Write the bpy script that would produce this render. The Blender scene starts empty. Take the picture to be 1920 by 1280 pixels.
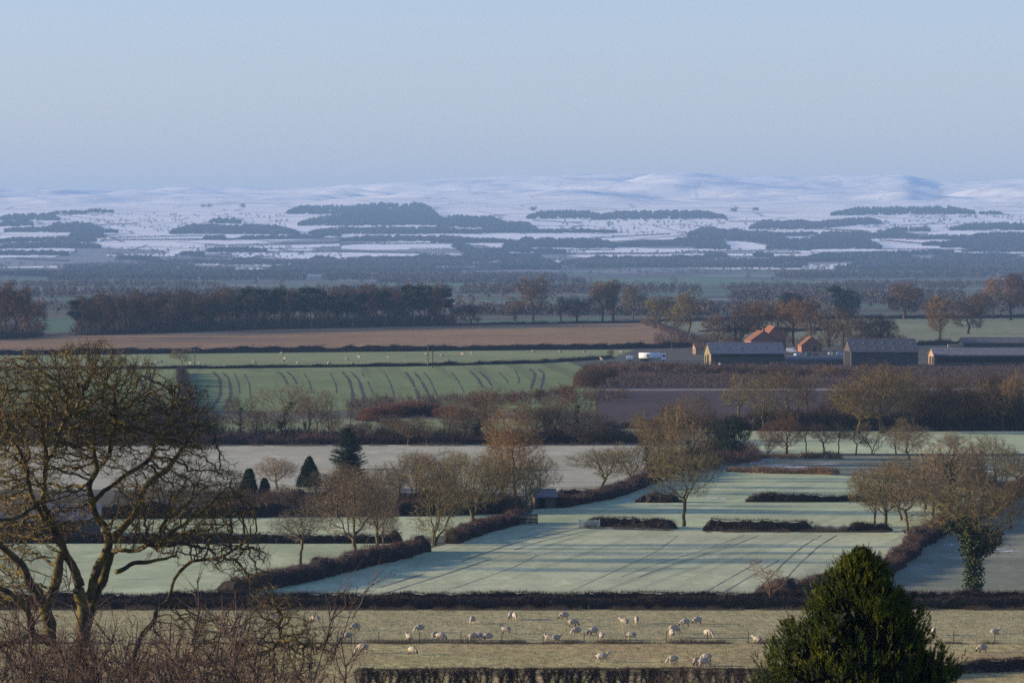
import bpy, math, random, numpy as np
from mathutils import Vector
R = math.radians
scene = bpy.context.scene
COL = scene.collection
FP = 8000.0      # focal length in photograph pixels (1920 wide)
CZ = 37.0        # camera height over the vale floor
HY = 480.0       # pixel row of the level horizon

# ------------------------------------------------------------ helpers
def tag(o, label=None, cat=None, group=None, kind=None):
    if label: o['label'] = label
    if cat: o['category'] = cat
    if group: o['group'] = group
    if kind: o['kind'] = kind
    return o

def link(o, parent=None):
    COL.objects.link(o)
    if parent: o.parent = parent
    return o

def empty(name, loc=(0,0,0), rz=0):
    o = bpy.data.objects.new(name, None); o.empty_display_size = .1
    o.location = loc; o.rotation_euler = (0,0,rz)
    return link(o)

class Buf:
    """collects triangles and quads and links them as one mesh object"""
    def __init__(s): s.v=[]; s.t=[]; s.q=[]; s.tm=[]; s.qm=[]; s.n=0
    def add(s, v, t=None, q=None, m=0):
        v=np.asarray(v,dtype=np.float64).reshape(-1,3)
        if t is not None and len(t):
            t=np.asarray(t).reshape(-1,3)+s.n; s.t.append(t); s.tm.append(np.full(len(t),m))
        if q is not None and len(q):
            q=np.asarray(q).reshape(-1,4)+s.n; s.q.append(q); s.qm.append(np.full(len(q),m))
        s.v.append(v); s.n+=len(v); return s
    def mesh(s, name, mats, smooth=False):
        me=bpy.data.meshes.new(name)
        v=np.concatenate(s.v)
        t=np.concatenate(s.t) if s.t else np.zeros((0,3),int)
        q=np.concatenate(s.q) if s.q else np.zeros((0,4),int)
        mi=np.concatenate(s.tm+s.qm)
        me.vertices.add(len(v)); me.vertices.foreach_set('co', v.astype(np.float32).ravel())
        li=np.concatenate([t.ravel(),q.ravel()]).astype(np.int32)
        me.loops.add(len(li)); me.loops.foreach_set('vertex_index', li)
        nt,nq=len(t),len(q)
        me.polygons.add(nt+nq)
        st=np.concatenate([np.arange(nt)*3, nt*3+np.arange(nq)*4]).astype(np.int32)
        me.polygons.foreach_set('loop_start', st)
        for m in (mats if isinstance(mats,(list,tuple)) else [mats]): me.materials.append(m)
        me.polygons.foreach_set('material_index', mi.astype(np.int32))
        me.polygons.foreach_set('use_smooth', np.full(nt+nq,bool(smooth)))
        me.update(calc_edges=True); me.validate()
        return me
    def build(s, name, mats, parent=None, smooth=False):
        return link(bpy.data.objects.new(name, s.mesh(name,mats,smooth)), parent)
    # ---- shapes
    def box(s, c, d, m=0, rz=0.0):
        x,y,z=[k/2 for k in d]
        v=np.array([[a*x,b*y,e*z] for e in(-1,1) for b in(-1,1) for a in(-1,1)])
        cz,sz=math.cos(rz),math.sin(rz)
        v=np.stack([v[:,0]*cz-v[:,1]*sz, v[:,0]*sz+v[:,1]*cz, v[:,2]],1)+np.array(c)
        return s.add(v,q=[[0,2,3,1],[4,5,7,6],[0,1,5,4],[2,6,7,3],[0,4,6,2],[1,3,7,5]],m=m)
    def poly(s, pts, m=0):   # fan
        n=len(pts); return s.add(pts,t=[[0,i,i+1] for i in range(1,n-1)],m=m)
    def prism(s, prof, y0, y1, m=0, axis='y'):  # profile in x,z (axis y) or y,z (axis x), CCW
        n=len(prof)
        if axis=='y': v=[(a,y0,b) for a,b in prof]+[(a,y1,b) for a,b in prof]
        else: v=[(y0,a,b) for a,b in prof]+[(y1,a,b) for a,b in prof]
        s.add(v, t=[[0,i,i+1] for i in range(1,n-1)]+[[n,n+i+1,n+i] for i in range(1,n-1)],
              q=[[i,i+n,(i+1)%n+n,(i+1)%n] for i in range(n)], m=m)
        return s
    def segs(s, P0, P1, r0, r1, n=5, m=0, ext=0.0):
        P0=np.asarray(P0,float).reshape(-1,3); P1=np.asarray(P1,float).reshape(-1,3); N=len(P0)
        if N==0: return s
        r0=np.broadcast_to(np.asarray(r0,float),(N,)); r1=np.broadcast_to(np.asarray(r1,float),(N,))
        d=P1-P0; L=np.linalg.norm(d,axis=1,keepdims=True)+1e-9; d=d/L
        if ext:
            P0=P0-d*(r0[:,None]*ext); P1=P1+d*(r1[:,None]*ext)
        up=np.where(np.abs(d[:,2:3])>.9, np.array([[1.,0,0]]), np.array([[0,0,1.]]))
        u=np.cross(d,up); u/=np.linalg.norm(u,axis=1,keepdims=True)+1e-9; w=np.cross(d,u)
        a=np.arange(n)*2*math.pi/n
        ring=u[:,None,:]*np.cos(a)[None,:,None]+w[:,None,:]*np.sin(a)[None,:,None]
        A=P0[:,None,:]+ring*r0[:,None,None]; B=P1[:,None,:]+ring*r1[:,None,None]
        V=np.concatenate([A,B],1).reshape(-1,3)
        i=np.arange(n); j=(i+1)%n
        q=np.stack([i,j,j+n,i+n],1)[::-1]
        Q=(np.arange(N)[:,None,None]*2*n+q[None]).reshape(-1,4)
        return s.add(V,q=Q,m=m)
    def spikes(s, P0, D, r, m=0):   # 3-sided pointed twigs; D = vector base->tip
        P0=np.asarray(P0,float); D=np.asarray(D,float); N=len(P0)
        if N==0: return s
        r=np.broadcast_to(np.asarray(r,float),(N,))
        d=D/(np.linalg.norm(D,axis=1,keepdims=True)+1e-9)
        up=np.where(np.abs(d[:,2:3])>.9, np.array([[1.,0,0]]), np.array([[0,0,1.]]))
        u=np.cross(d,up); u/=np.linalg.norm(u,axis=1,keepdims=True)+1e-9; w=np.cross(d,u)
        a=np.arange(3)*2*math.pi/3
        ring=u[:,None,:]*np.cos(a)[None,:,None]+w[:,None,:]*np.sin(a)[None,:,None]
        A=P0[:,None,:]+ring*r[:,None,None]
        V=np.concatenate([A,(P0+D)[:,None,:]],1).reshape(-1,3)
        t=np.array([[0,1,3],[1,2,3],[2,0,3]])
        T=(np.arange(N)[:,None,None]*4+t[None]).reshape(-1,3)
        return s.add(V,t=T,m=m)
    def tris(s, P, size, rng, m=0, flat=None, normal_bias=None, quad=False):  # random leaf faces
        P=np.asarray(P,float); N=len(P)
        if N==0: return s
        sz=np.broadcast_to(np.asarray(size,float),(N,))[:,None]
        a=rng.normal(size=(N,3)); 
        if flat is not None: a=a*np.array(flat)
        a/=np.linalg.norm(a,axis=1,keepdims=True)+1e-9
        b=rng.normal(size=(N,3)); b=np.cross(a,b); b/=np.linalg.norm(b,axis=1,keepdims=True)+1e-9
        if quad:
            V=np.stack([P-a*sz*.5,P+b*sz*.32,P+a*sz*.5,P-b*sz*.32],1).reshape(-1,3)
            return s.add(V,q=np.arange(N*4).reshape(-1,4),m=m)
        V=np.stack([P-a*sz*.5-b*sz*.3,P+a*sz*.5-b*sz*.1,P+b*sz*.5],1).reshape(-1,3)
        return s.add(V,t=np.arange(N*3).reshape(-1,3),m=m)
    def tube(s, pts, rad, n=8, m=0, cap=True):  # swept limb with per-point radius
        pts=np.asarray(pts,float); N=len(pts); rad=np.broadcast_to(np.asarray(rad,float),(N,))
        T=np.gradient(pts,axis=0); T/=np.linalg.norm(T,axis=1,keepdims=True)+1e-9
        u=np.cross(T[0],[0,0,1.] if abs(T[0][2])<.9 else [1.,0,0]); u/=np.linalg.norm(u)
        V=[]
        a=np.arange(n)*2*math.pi/n
        for k in range(N):
            u=u-T[k]*np.dot(u,T[k]); u/=np.linalg.norm(u)+1e-9; w=np.cross(T[k],u)
            V.append(pts[k]+rad[k]*(np.cos(a)[:,None]*u+np.sin(a)[:,None]*w))
        V=np.concatenate(V); Q=[]
        for k in range(N-1):
            for i in range(n):
                j=(i+1)%n; Q.append([k*n+i,k*n+j,(k+1)*n+j,(k+1)*n+i])
        tt=[]
        if cap:
            tt=[[0,i+1,i] for i in range(1,n-1)]+[[(N-1)*n,(N-1)*n+i,(N-1)*n+i+1] for i in range(1,n-1)]
        return s.add(V,t=tt,q=Q,m=m)

# ------------------------------------------------------------ value noise
_rng0=np.random.default_rng(5)
_tab=_rng0.random((256,256))
def vnoise(x,y):
    x=np.asarray(x,float); y=np.asarray(y,float)
    xi=np.floor(x).astype(int); yi=np.floor(y).astype(int); fx=x-xi; fy=y-yi
    fx=fx*fx*fx*(fx*(fx*6-15)+10); fy=fy*fy*fy*(fy*(fy*6-15)+10)
    g=lambda a,b:_tab[a%256,b%256]
    return (g(xi,yi)*(1-fx)+g(xi+1,yi)*fx)*(1-fy)+(g(xi,yi+1)*(1-fx)+g(xi+1,yi+1)*fx)*fy
def fbm(x,y,o=4):
    s=0;a=.5
    for k in range(o): s=s+a*(vnoise(x*2**k+17*k,y*2**k+31*k)-.5)*2; a*=.5
    return s

# ------------------------------------------------------------ terrain
DT=np.array([7400,9000,10000,11000,12000,13200,14500,16500,26000,28500,33000.])
YT=np.array([520,500,480,460,440,420,400,381,340,341,352.])
RX=np.array([-2500,0,300,560,640,780,860,940,1060,1280,1380,1440,1500,1620,1700,1725,1760,1850,1920,2800,4500.])
RY=np.array([362,355,356,357,353,343,337,332,329,326,330,333,334,331,331,337,342,340,337,343,350.])
def terrain(X,Y):
    X=np.asarray(X,float); Y=np.asarray(Y,float); X,Y=np.broadcast_arrays(X,Y)
    Yc=np.maximum(Y,1.0); px=960+X/Yc*FP
    y=np.interp(Yc,DT,YT)
    yr=np.interp(px,RX,RY)
    t=np.clip((Yc-16500)/(26000-16500),0,1); ts=1-(1-t)**1.5
    yf=381+(yr-381)*ts
    y=np.where(Yc>16500, np.where(Yc>26000, yr+(Yc-26000)/7000*14, yf), y)
    z=CZ+(HY-y)*Yc/FP
    a=np.clip((Yc-8200)/2500,0,1)*7+np.clip((Yc-15000)/4000,0,1)*40*np.clip((27500-Yc)/4500,.12,1)
    z=z+a*fbm(X/900.,Y/1300.,3)*np.clip((Yc-8200)/1500,0,1)
    z=z+np.clip((Yc-16000)/2500,0,1)*15*fbm(X/260.+5,Y/420.,3)
    # side valleys cut in the moor
    z=z-np.clip((Yc-16500)/2500,0,1)*30*np.clip(1-np.abs(fbm(X/1500.+9,Y/2600.,2))*5,0,1)*np.clip((25500-Yc)/2000,0,1)
    flat=np.zeros_like(z)
    # the hillside the photograph is taken from
    hill=np.interp(Y,[-600,-200,0,30,80,160,240,330,352,1e9],[60,42,34.9,29.5,20,11,4.6,.4,0,0])
    z=np.where(Yc<7400,flat,z)
    z=np.where(Y<352,hill+np.clip((352-Y)/352,0,1)*.4*fbm(X/14.,Y/14.,2),z)
    return z
def G(px,py):
    """the ground point seen at pixel px,py of the 1920 px photograph"""
    if py>=520.0:
        D=CZ*FP/(py-HY)
        return np.array([(px-960)/FP*D, D, 0.0])
    D=np.linspace(7400,30000,3000); X=(px-960)/FP*D
    z=terrain(X,D); y=HY-(z-CZ)*FP/D
    i=np.argmax(y<=py)
    if y[i]>py: i=len(D)-1
    return np.array([X[i],D[i],z[i]])
def PZ(py,D): return CZ-(py-HY)*D/FP
def PP(px,py,D): return np.array([(px-960)/FP*D, D, PZ(py,D)])
def gz(x,y): return float(terrain(np.array([x]),np.array([y]))[0])

# ------------------------------------------------------------ materials
def nt(mat): mat.use_nodes=True; t=mat.node_tree; t.nodes.clear(); return t
def N(t,typ,**k):
    n=t.nodes.new(typ)
    for a,b in k.items(): setattr(n,a,b)
    return n
def L(t,a,b): t.links.new(a,b)
def mixc(t,fac,a,b,typ='MIX'):
    m=N(t,'ShaderNodeMix',data_type='RGBA',blend_type=typ)
    for s,v in ((m.inputs[0],fac),(m.inputs[6],a),(m.inputs[7],b)):
        if isinstance(v,(int,float)): s.default_value=v
        elif isinstance(v,tuple): s.default_value=(*v[:3],1)
        else: L(t,v,s)
    return m.outputs[2]
def maprange(t,v,a,b,c=0,d=1):
    m=N(t,'ShaderNodeMapRange'); L(t,v,m.inputs[0])
    for i,k in enumerate((a,b,c,d)): m.inputs[i+1].default_value=k
    return m.outputs[0]
def noise(t,co,scale,detail=4,rough=.55,vec=(1,1,1),rot=0):
    mp=N(t,'ShaderNodeMapping'); mp.inputs['Scale'].default_value=vec; mp.inputs['Rotation'].default_value=(0,0,rot)
    L(t,co,mp.inputs[0])
    n=N(t,'ShaderNodeTexNoise'); n.inputs['Scale'].default_value=scale; n.inputs['Detail'].default_value=detail; n.inputs['Roughness'].default_value=rough
    L(t,mp.outputs[0],n.inputs[0]); return n.outputs[0]
def mat(name,c1,c2=None,scale=1.0,rough=.9,spec=.2,tint=False,world=False,vec=(1,1,1),lo=.35,hi=.65,c3=None,scale3=8,bump=0,metal=0):
    m=bpy.data.materials.new(name); t=nt(m)
    out=N(t,'ShaderNodeOutputMaterial'); b=N(t,'ShaderNodeBsdfPrincipled')
    b.inputs['Roughness'].default_value=rough; b.inputs['Specular IOR Level'].default_value=spec; b.inputs['Metallic'].default_value=metal
    co=N(t,'ShaderNodeNewGeometry').outputs['Position'] if world else N(t,'ShaderNodeTexCoord').outputs['Object']
    c2=c2 or tuple(k*.7 for k in c1)
    nz=noise(t,co,scale,vec=vec)
    c=mixc(t,maprange(t,nz,lo,hi),c1,c2)
    if c3:
        n3=noise(t,co,scale3,vec=vec); c=mixc(t,maprange(t,n3,.5,.7),c,c3)
    if tint:
        oi=N(t,'ShaderNodeObjectInfo'); c=mixc(t,1.0,c,oi.outputs['Color'],'MULTIPLY')
    L(t,c,b.inputs['Base Color'])
    if bump:
        bp=N(t,'ShaderNodeBump'); bp.inputs['Strength'].default_value=bump; bp.inputs['Distance'].default_value=.05
        L(t,noise(t,co,scale*4),bp.inputs['Height']); L(t,bp.outputs[0],b.inputs['Normal'])
    L(t,b.outputs[0],out.inputs[0]); return m

# field: broad patches, fine tufts, drill rows running at an angle
def fieldmat(name,c1,c2,c3,patch=.02,tuft=.8,tuftamt=.5,ang=0,row=0,rowc=None,rowamt=.5,snow=0,rough=.95,squash=(1,1,1)):
    m=bpy.data.materials.new(name); t=nt(m)
    out=N(t,'ShaderNodeOutputMaterial'); b=N(t,'ShaderNodeBsdfPrincipled')
    b.inputs['Roughness'].default_value=rough; b.inputs['Specular IOR Level'].default_value=.12
    co=N(t,'ShaderNodeNewGeometry').outputs['Position']
    c=mixc(t,maprange(t,noise(t,co,patch,4,.6,squash),.36,.64),c1,c2)
    dk=tuple(k*.72 for k in c2); c=mixc(t,maprange(t,noise(t,co,tuft*.13,4,.65,(1,.4,1)),.47,.68,0,.75),c,dk)
    lt=tuple(min(1,k*1.22) for k in c1); c=mixc(t,maprange(t,noise(t,co,tuft*.3+.01,3,.7,(.8,.3,1)),.55,.75,0,.6),c,lt)
    c=mixc(t,maprange(t,noise(t,co,tuft,3,.7,(1,.45,1)),.40,.66,0,min(1,tuftamt*1.4)),c,c3)
    c=mixc(t,maprange(t,noise(t,co,tuft*.22,3,.7,(1,.5,1)),.45,.7,0,tuftamt*.6),c,c3)
    if row:
        r=noise(t,co,row,2,.6,(1,.012,1),0) if False else None
        mp=N(t,'ShaderNodeMapping'); mp.inputs['Rotation'].default_value=(0,0,ang); L(t,co,mp.inputs[0])
        mp2=N(t,'ShaderNodeMapping'); mp2.inputs['Scale'].default_value=(1,.012,1); L(t,mp.outputs[0],mp2.inputs[0])
        nn=N(t,'ShaderNodeTexNoise'); nn.inputs['Scale'].default_value=row; nn.inputs['Detail'].default_value=3; L(t,mp2.outputs[0],nn.inputs[0])
        c=mixc(t,maprange(t,nn.outputs[0],.54,.68,0,rowamt),c,rowc or c3)
    if snow:
        c=mixc(t,maprange(t,noise(t,co,.05,5,.65,(1,.35,1)),snow,snow+.05),c,(.82,.85,.9))
    L(t,c,b.inputs['Base Color']); L(t,b.outputs[0],out.inputs[0]); return m
# ------------------------------------------------------------ camera, light, sky, air
cam=bpy.data.cameras.new('camera'); camo=bpy.data.objects.new('camera',cam); COL.objects.link(camo)
cam.sensor_width=36; cam.lens=36*FP/1920; cam.shift_y=-(640-HY)/1920; cam.clip_start=1; cam.clip_end=80000
camo.location=(0,0,CZ); camo.rotation_euler=(R(90),0,0)
cam.dof.use_dof=True; cam.dof.focus_distance=620; cam.dof.aperture_fstop=6.3
scene.camera=camo
SUN_EL=10.3; SUN_AZ=-88.0   # azimuth from +Y, negative = to the left
sd=Vector((math.sin(R(SUN_AZ))*math.cos(R(SUN_EL)), math.cos(R(SUN_AZ))*math.cos(R(SUN_EL)), math.sin(R(SUN_EL))))
sun=bpy.data.lights.new('sun','SUN'); sun.energy=4.1; sun.angle=R(.9); sun.color=(1,.81,.54)
so=bpy.data.objects.new('sun',sun); COL.objects.link(so); so.rotation_euler=sd.to_track_quat('Z','Y').to_euler(); so.location=(-50,0,120)
w=bpy.data.worlds.new('World'); scene.world=w; w.use_nodes=True; t=w.node_tree; t.nodes.clear()
wo=N(t,'ShaderNodeOutputWorld'); bg=N(t,'ShaderNodeBackground'); sk=N(t,'ShaderNodeTexSky')
sk.sky_type='NISHITA'; sk.sun_disc=False; sk.sun_elevation=R(SUN_EL); sk.sun_rotation=R(SUN_AZ)
sk.air_density=1.0; sk.dust_density=.3; sk.ozone_density=4.0; sk.altitude=100
bg.inputs[1].default_value=.113
tn=mixc(t,1.0,sk.outputs[0],(1.02,.805,.92),'MULTIPLY')
L(t,tn,bg.inputs[0]); L(t,bg.outputs[0],wo.inputs[0])
vs=scene.view_settings; vs.view_transform='Standard'; vs.look='None'; vs.exposure=1.26; vs.gamma=1; vs.use_curve_mapping=False
cy=scene.cycles; cy.max_bounces=5; cy.diffuse_bounces=3; cy.glossy_bounces=2; cy.transmission_bounces=2; cy.volume_bounces=0; cy.transparent_max_bounces=4
cy.use_denoising=False; cy.sample_clamp_indirect=4; cy.use_adaptive_sampling=True
HZM=bpy.data.materials.new('haze_air'); t=nt(HZM); out=N(t,'ShaderNodeOutputMaterial'); pv=N(t,'ShaderNodeVolumePrincipled')
pv.inputs['Density'].default_value=5.0e-5; pv.inputs['Color'].default_value=(.345,.59,1,1); pv.inputs['Anisotropy'].default_value=0
L(t,pv.outputs[0],out.inputs['Volume'])
hz=Buf().box((0,16000,298),(20000,34000,604)).build('haze',HZM); tag(hz,'pale blue winter haze over the whole vale','haze',kind='stuff')

# ------------------------------------------------------------ the ground in one sheet
def ground():
    m=bpy.data.materials.new('vale_ground'); t=nt(m)
    out=N(t,'ShaderNodeOutputMaterial'); b=N(t,'ShaderNodeBsdfPrincipled'); b.inputs['Roughness'].default_value=.95; b.inputs['Specular IOR Level'].default_value=.1
    co=N(t,'ShaderNodeNewGeometry').outputs['Position']; sp=N(t,'ShaderNodeSeparateXYZ'); L(t,co,sp.inputs[0])
    near=mixc(t,maprange(t,noise(t,co,.03,5,.6),.4,.6),(.12,.13,.085),(.10,.085,.06))
    # patchwork of the middle vale
    mp=N(t,'ShaderNodeMapping'); mp.inputs['Scale'].default_value=(1,.55,1); mp.inputs['Rotation'].default_value=(0,0,.25); L(t,co,mp.inputs[0])
    vo=N(t,'ShaderNodeTexVoronoi'); vo.inputs['Scale'].default_value=1/260.; L(t,mp.outputs[0],vo.inputs[0])
    sc_=N(t,'ShaderNodeSeparateColor'); L(t,vo.outputs['Color'],sc_.inputs[0])
    cr=N(t,'ShaderNodeValToRGB'); cr.color_ramp.interpolation='CONSTANT'; L(t,sc_.outputs[0],cr.inputs[0])
    el=cr.color_ramp.elements; el[0].color=(.075,.12,.07,1); el[1].position=.3; el[1].color=(.11,.085,.07,1)
    for p,c in ((.5,(.10,.14,.09)),(.68,(.17,.18,.16)),(.8,(.08,.07,.06)),(.9,(.14,.16,.10))):
        e=el.new(p); e.color=(*c,1)
    mid=mixc(t,maprange(t,noise(t,co,.004,4,.6),.45,.6),cr.outputs[0],(.085,.07,.06))
    # snow-covered slopes: walls and hedges between the fields, heather showing through on the moor
    ve=N(t,'ShaderNodeTexVoronoi',feature='DISTANCE_TO_EDGE'); ve.inputs['Scale'].default_value=1/330.; L(t,mp.outputs[0],ve.inputs[0])
    wall=maprange(t,ve.outputs['Distance'],.012,.03,1,0)
    wfade=maprange(t,sp.outputs[1],14500,17500,.75,.28)
    mm=N(t,'ShaderNodeMath',operation='MULTIPLY'); L(t,wall,mm.inputs[0]); L(t,wfade,mm.inputs[1])
    sn=mixc(t,maprange(t,noise(t,co,.0016,6,.65,(1,.8,1)),.47,.70,0,.45),(.95,.90,.86),(.70,.66,.65))
    vo2=N(t,'ShaderNodeTexVoronoi'); vo2.inputs['Scale'].default_value=1/330.; L(t,mp.outputs[0],vo2.inputs[0])
    s2=N(t,'ShaderNodeSeparateColor'); L(t,vo2.outputs['Color'],s2.inputs[0])
    ofs=N(t,'ShaderNodeMath',operation='MULTIPLY_ADD'); L(t,sp.outputs[1],ofs.inputs[0]); ofs.inputs[1].default_value=-1/7500.; ofs.inputs[2].default_value=1.66
    gt=N(t,'ShaderNodeMath',operation='LESS_THAN'); L(t,s2.outputs[1],gt.inputs[0]); L(t,ofs.outputs[0],gt.inputs[1])
    g2=N(t,'ShaderNodeMath',operation='MULTIPLY'); L(t,gt.outputs[0],g2.inputs[0]); g2.inputs[1].default_value=.9
    sn=mixc(t,g2.outputs[0],sn,(.12,.11,.12))
    hth=maprange(t,noise(t,co,.005,7,.78,(1,.45,1)),.53,.68,0,.55)
    sn=mixc(t,hth,sn,(.34,.33,.34))
    sn=mixc(t,mm.outputs[0],sn,(.16,.14,.13))
    nz=noise(t,co,.0007,5,.6); ad=N(t,'ShaderNodeMath',operation='MULTIPLY_ADD'); L(t,nz,ad.inputs[0]); ad.inputs[1].default_value=-5200; L(t,sp.outputs[1],ad.inputs[2])
    c=mixc(t,maprange(t,sp.outputs[1],2600,2900),near,mid)
    c=mixc(t,maprange(t,ad.outputs[0],6000,6120),c,sn)
    L(t,c,b.inputs['Base Color']); L(t,b.outputs[0],out.inputs[0])
    Ys=np.concatenate([np.linspace(-500,-60,14),np.linspace(-40,380,60),np.linspace(400,7400,40),np.linspace(7500,16500,230),np.linspace(16560,27500,270),np.linspace(27700,32700,40)])
    nu=420; u=np.linspace(-.27,.27,nu)
    YY,UU=np.meshgrid(Ys,u,indexing='ij'); XX=UU*(np.maximum(YY,0)+900)
    # keep the sheet inside the haze box
    XX=np.clip(XX,-9400+UU*300,9400+UU*300)
    ZZ=terrain(XX,YY)
    V=np.stack([XX,YY,ZZ],-1).reshape(-1,3); n=len(Ys)
    i,j=np.meshgrid(np.arange(n-1),np.arange(nu-1),indexing='ij'); a=(i*nu+j).ravel()
    o=Buf().add(V,q=np.stack([a,a+1,a+nu+1,a+nu],1)).build('ground',m,smooth=True); tag(o,kind='structure')
ground()

# ------------------------------------------------------------ fields
_lvl=[0]; LV={}
def patch(name,pts,m,z=None):
    if z is None: _lvl[0]+=1; z=.02+.0015*_lvl[0]; LV[name]=z
    w=[G(*p) for p in pts]; v=[(p[0],p[1],z) for p in w]
    me=bpy.data.meshes.new(name); me.from_pydata(v,[],[list(range(len(v)))]); me.materials.append(m); me.update()
    if me.polygons[0].normal.z<0: me.flip_normals()
    o=link(bpy.data.objects.new(name,me)); tag(o,kind='structure'); return o
def strip(name,pts,wid,m,z=None,offs=(0,),parent=None):
    """tyre tracks or a path: ribbons of width wid along pixel points"""
    if z is None: z=LV["frosted_field"]+.005 if pts[0][1]>1000 else LV["wheat_field"]+.012 if pts[0][1]>660 else LV["brown_field"]+.012
    b=Buf()
    P=np.array([G(*p)[:2] for p in pts]); 
    # resample smoothly
    tt=np.linspace(0,len(P)-1,(len(P)-1)*10+1); 
    Q=np.stack([np.interp(tt,np.arange(len(P)),P[:,k]) for k in(0,1)],1)
    for _ in range(6): Q[1:-1]=(Q[:-2]+2*Q[1:-1]+Q[2:])/4
    T=np.gradient(Q,axis=0); T/=np.linalg.norm(T,axis=1,keepdims=True); Nn=np.stack([-T[:,1],T[:,0]],1)
    for o_ in offs:
        wv=wid*(.35+.9*vnoise(np.arange(len(Q))*.9,np.full(len(Q),o_*3.)))[:,None]
        A=Q+Nn*(o_-wv/2); B=Q+Nn*(o_+wv/2); n=len(Q)
        V=np.concatenate([np.c_[A,np.full(n,z)],np.c_[B,np.full(n,z)]])
        i=np.arange(n-1); i=i[(vnoise(i*.5+pts[0][0]+o_,i*0.+3)>.12)]; b.add(V,q=np.stack([i+n,i,i+1,i+n+1],1))
    o=b.build(name,m,parent)
    if not parent: tag(o,kind='structure')
    return o
def ang(a,b):
    A=G(*a);B=G(*b); return math.atan2(B[0]-A[0],B[1]-A[1])
FR=(.225,.245,.20); 
M_frost=fieldmat('frosted_winter_grass',(0.641,0.642,0.384),(0.444,0.464,0.275),(0.349,0.386,0.206),.03,.9,.45,ang((720,1108),(1125,985)),.55,(0.252,0.287,0.177),.55)
M_frost2=fieldmat('frosted_pasture',(0.590,0.618,0.355),(0.391,0.427,0.244),(0.317,0.380,0.191),.03,.5,.4,ang((1480,970),(1540,950)),.3,(0.276,0.323,0.191),.4,snow=.70)
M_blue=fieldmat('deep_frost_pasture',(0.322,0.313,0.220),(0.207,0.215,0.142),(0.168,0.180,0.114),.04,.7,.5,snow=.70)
M_sheep=fieldmat('tufty_sheep_pasture',(0.565,0.469,0.215),(0.523,0.436,0.213),(0.267,0.234,0.096),.06,1.6,.8)
M_sheepb=fieldmat('tufty_lower_pasture',(0.565,0.517,0.197),(0.555,0.386,0.158),(0.290,0.213,0.090),.05,1.2,.8)
M_stub=fieldmat('frosted_pale_stubble',(0.553,0.524,0.384),(0.427,0.400,0.278),(0.361,0.333,0.222),.02,.4,.5,ang((500,900),(1200,905)),.25,(0.329,0.298,0.209),.4)
M_wheat=fieldmat('young_green_wheat',(0.231,0.270,0.101),(0.172,0.225,0.081),(0.159,0.192,0.072),.006,.15,.5,ang((660,690),(690,765)),.14,(0.093,0.108,0.050),.6)
M_lgreen=fieldmat('pale_green_grass',(0.277,0.293,0.120),(0.237,0.267,0.110),(0.208,0.229,0.101),.01,.2,.5)
M_brown=fieldmat('brown_harvested_stubble',(0.345,0.210,0.093),(0.283,0.170,0.078),(0.221,0.129,0.064),.004,.12,.5,ang((200,640),(1100,625)),.05,(0.210,0.123,0.059),.6)
M_plough=fieldmat('purple_brown_ploughland',(.095,.054,.050),(.072,.043,.04),(.05,.036,.033),.01,.2,.6)
M_bank=fieldmat('rough_brown_bank',(.10,.060,.046),(.065,.042,.036),(.045,.032,.03),.03,.25,.95)
M_road=fieldmat('pale_gravel_track',(.27,.20,.17),(.22,.18,.155),(.17,.135,.12),.05,.5,.5)
M_yard=fieldmat('farmyard_earth',(.13,.115,.08),(.10,.10,.07),(.075,.06,.05),.02,.15,.8)
M_upper=fieldmat('upper_pasture',(0.225,0.234,0.122),(0.291,0.264,0.164),(0.158,0.186,0.084),.006,.08,.6)
M_dist=fieldmat('distant_green_field',(.10,.17,.09),(.085,.15,.085),(.08,.13,.08),.002,.02,.4)
M_track=fieldmat('pressed_wheel_mark',(0.146,0.163,0.122),(0.212,0.227,0.179),(0.114,0.122,0.098),.1,.8,.5)
M_lane=fieldmat('lane_tarmac',(.055,.055,.055),(.07,.07,.07),(.05,.05,.05),.2,2,.3)
patch('lower_pasture',[(-500,1330),(2400,1330),(2400,1203),(-500,1203)],M_sheepb)
patch('sheep_pasture',[(-500,1204),(2400,1204),(2400,1139),(-500,1139)],M_sheep)
patch('lane',[(-500,1139),(2400,1139),(2400,1128),(-500,1128)],M_lane)
patch('frosted_field',[(480,1126),(1560,1126),(1665,1068),(1715,1015),(1690,994),(1325,991),(1090,984),(985,981),(800,1030),(620,1078)],M_frost)
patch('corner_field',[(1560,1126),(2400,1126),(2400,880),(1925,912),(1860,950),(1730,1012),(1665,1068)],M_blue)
patch('left_field',[(-500,1126),(480,1126),(620,1078),(790,1030),(780,1012),(-500,1014)],M_frost2)
patch('left_upper_field',[(-500,1012),(790,1012),(975,972),(975,958),(-500,966)],M_frost2)
patch('middle_field',[(985,981),(1090,984),(1325,991),(1690,994),(1760,980),(1880,930),(1760,905),(1640,890),(1350,880),(1230,905),(1060,950),(1000,955)],M_frost2)
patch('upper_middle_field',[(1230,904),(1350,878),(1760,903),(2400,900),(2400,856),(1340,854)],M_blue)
patch('pale_stubble_field',[(200,918),(1060,930),(1200,900),(1245,872),(1240,834),(-300,834),(-300,918)],M_stub)
patch('willow_meadow',[(380,812),(1260,812),(1260,786),(380,786)],M_lgreen)
patch('river_meadow',[(1262,851),(2400,851),(2400,801),(1150,801)],M_frost2)
patch('wheat_field',[(-300,770),(1130,770),(1120,735),(1095,690),(1060,676),(-300,694)],M_wheat)
patch('long_pasture',[(-300,692),(700,686),(1150,670),(1190,656),(700,656),(-300,666)],M_lgreen)
patch('brown_field',[(-300,664),(600,653),(1330,648),(1290,638),(1205,605),(900,609),(500,618),(0,634),(-300,645)],M_brown)
patch('ploughed_field',[(1120,800),(2300,800),(2300,733),(1115,733)],M_plough)
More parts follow.
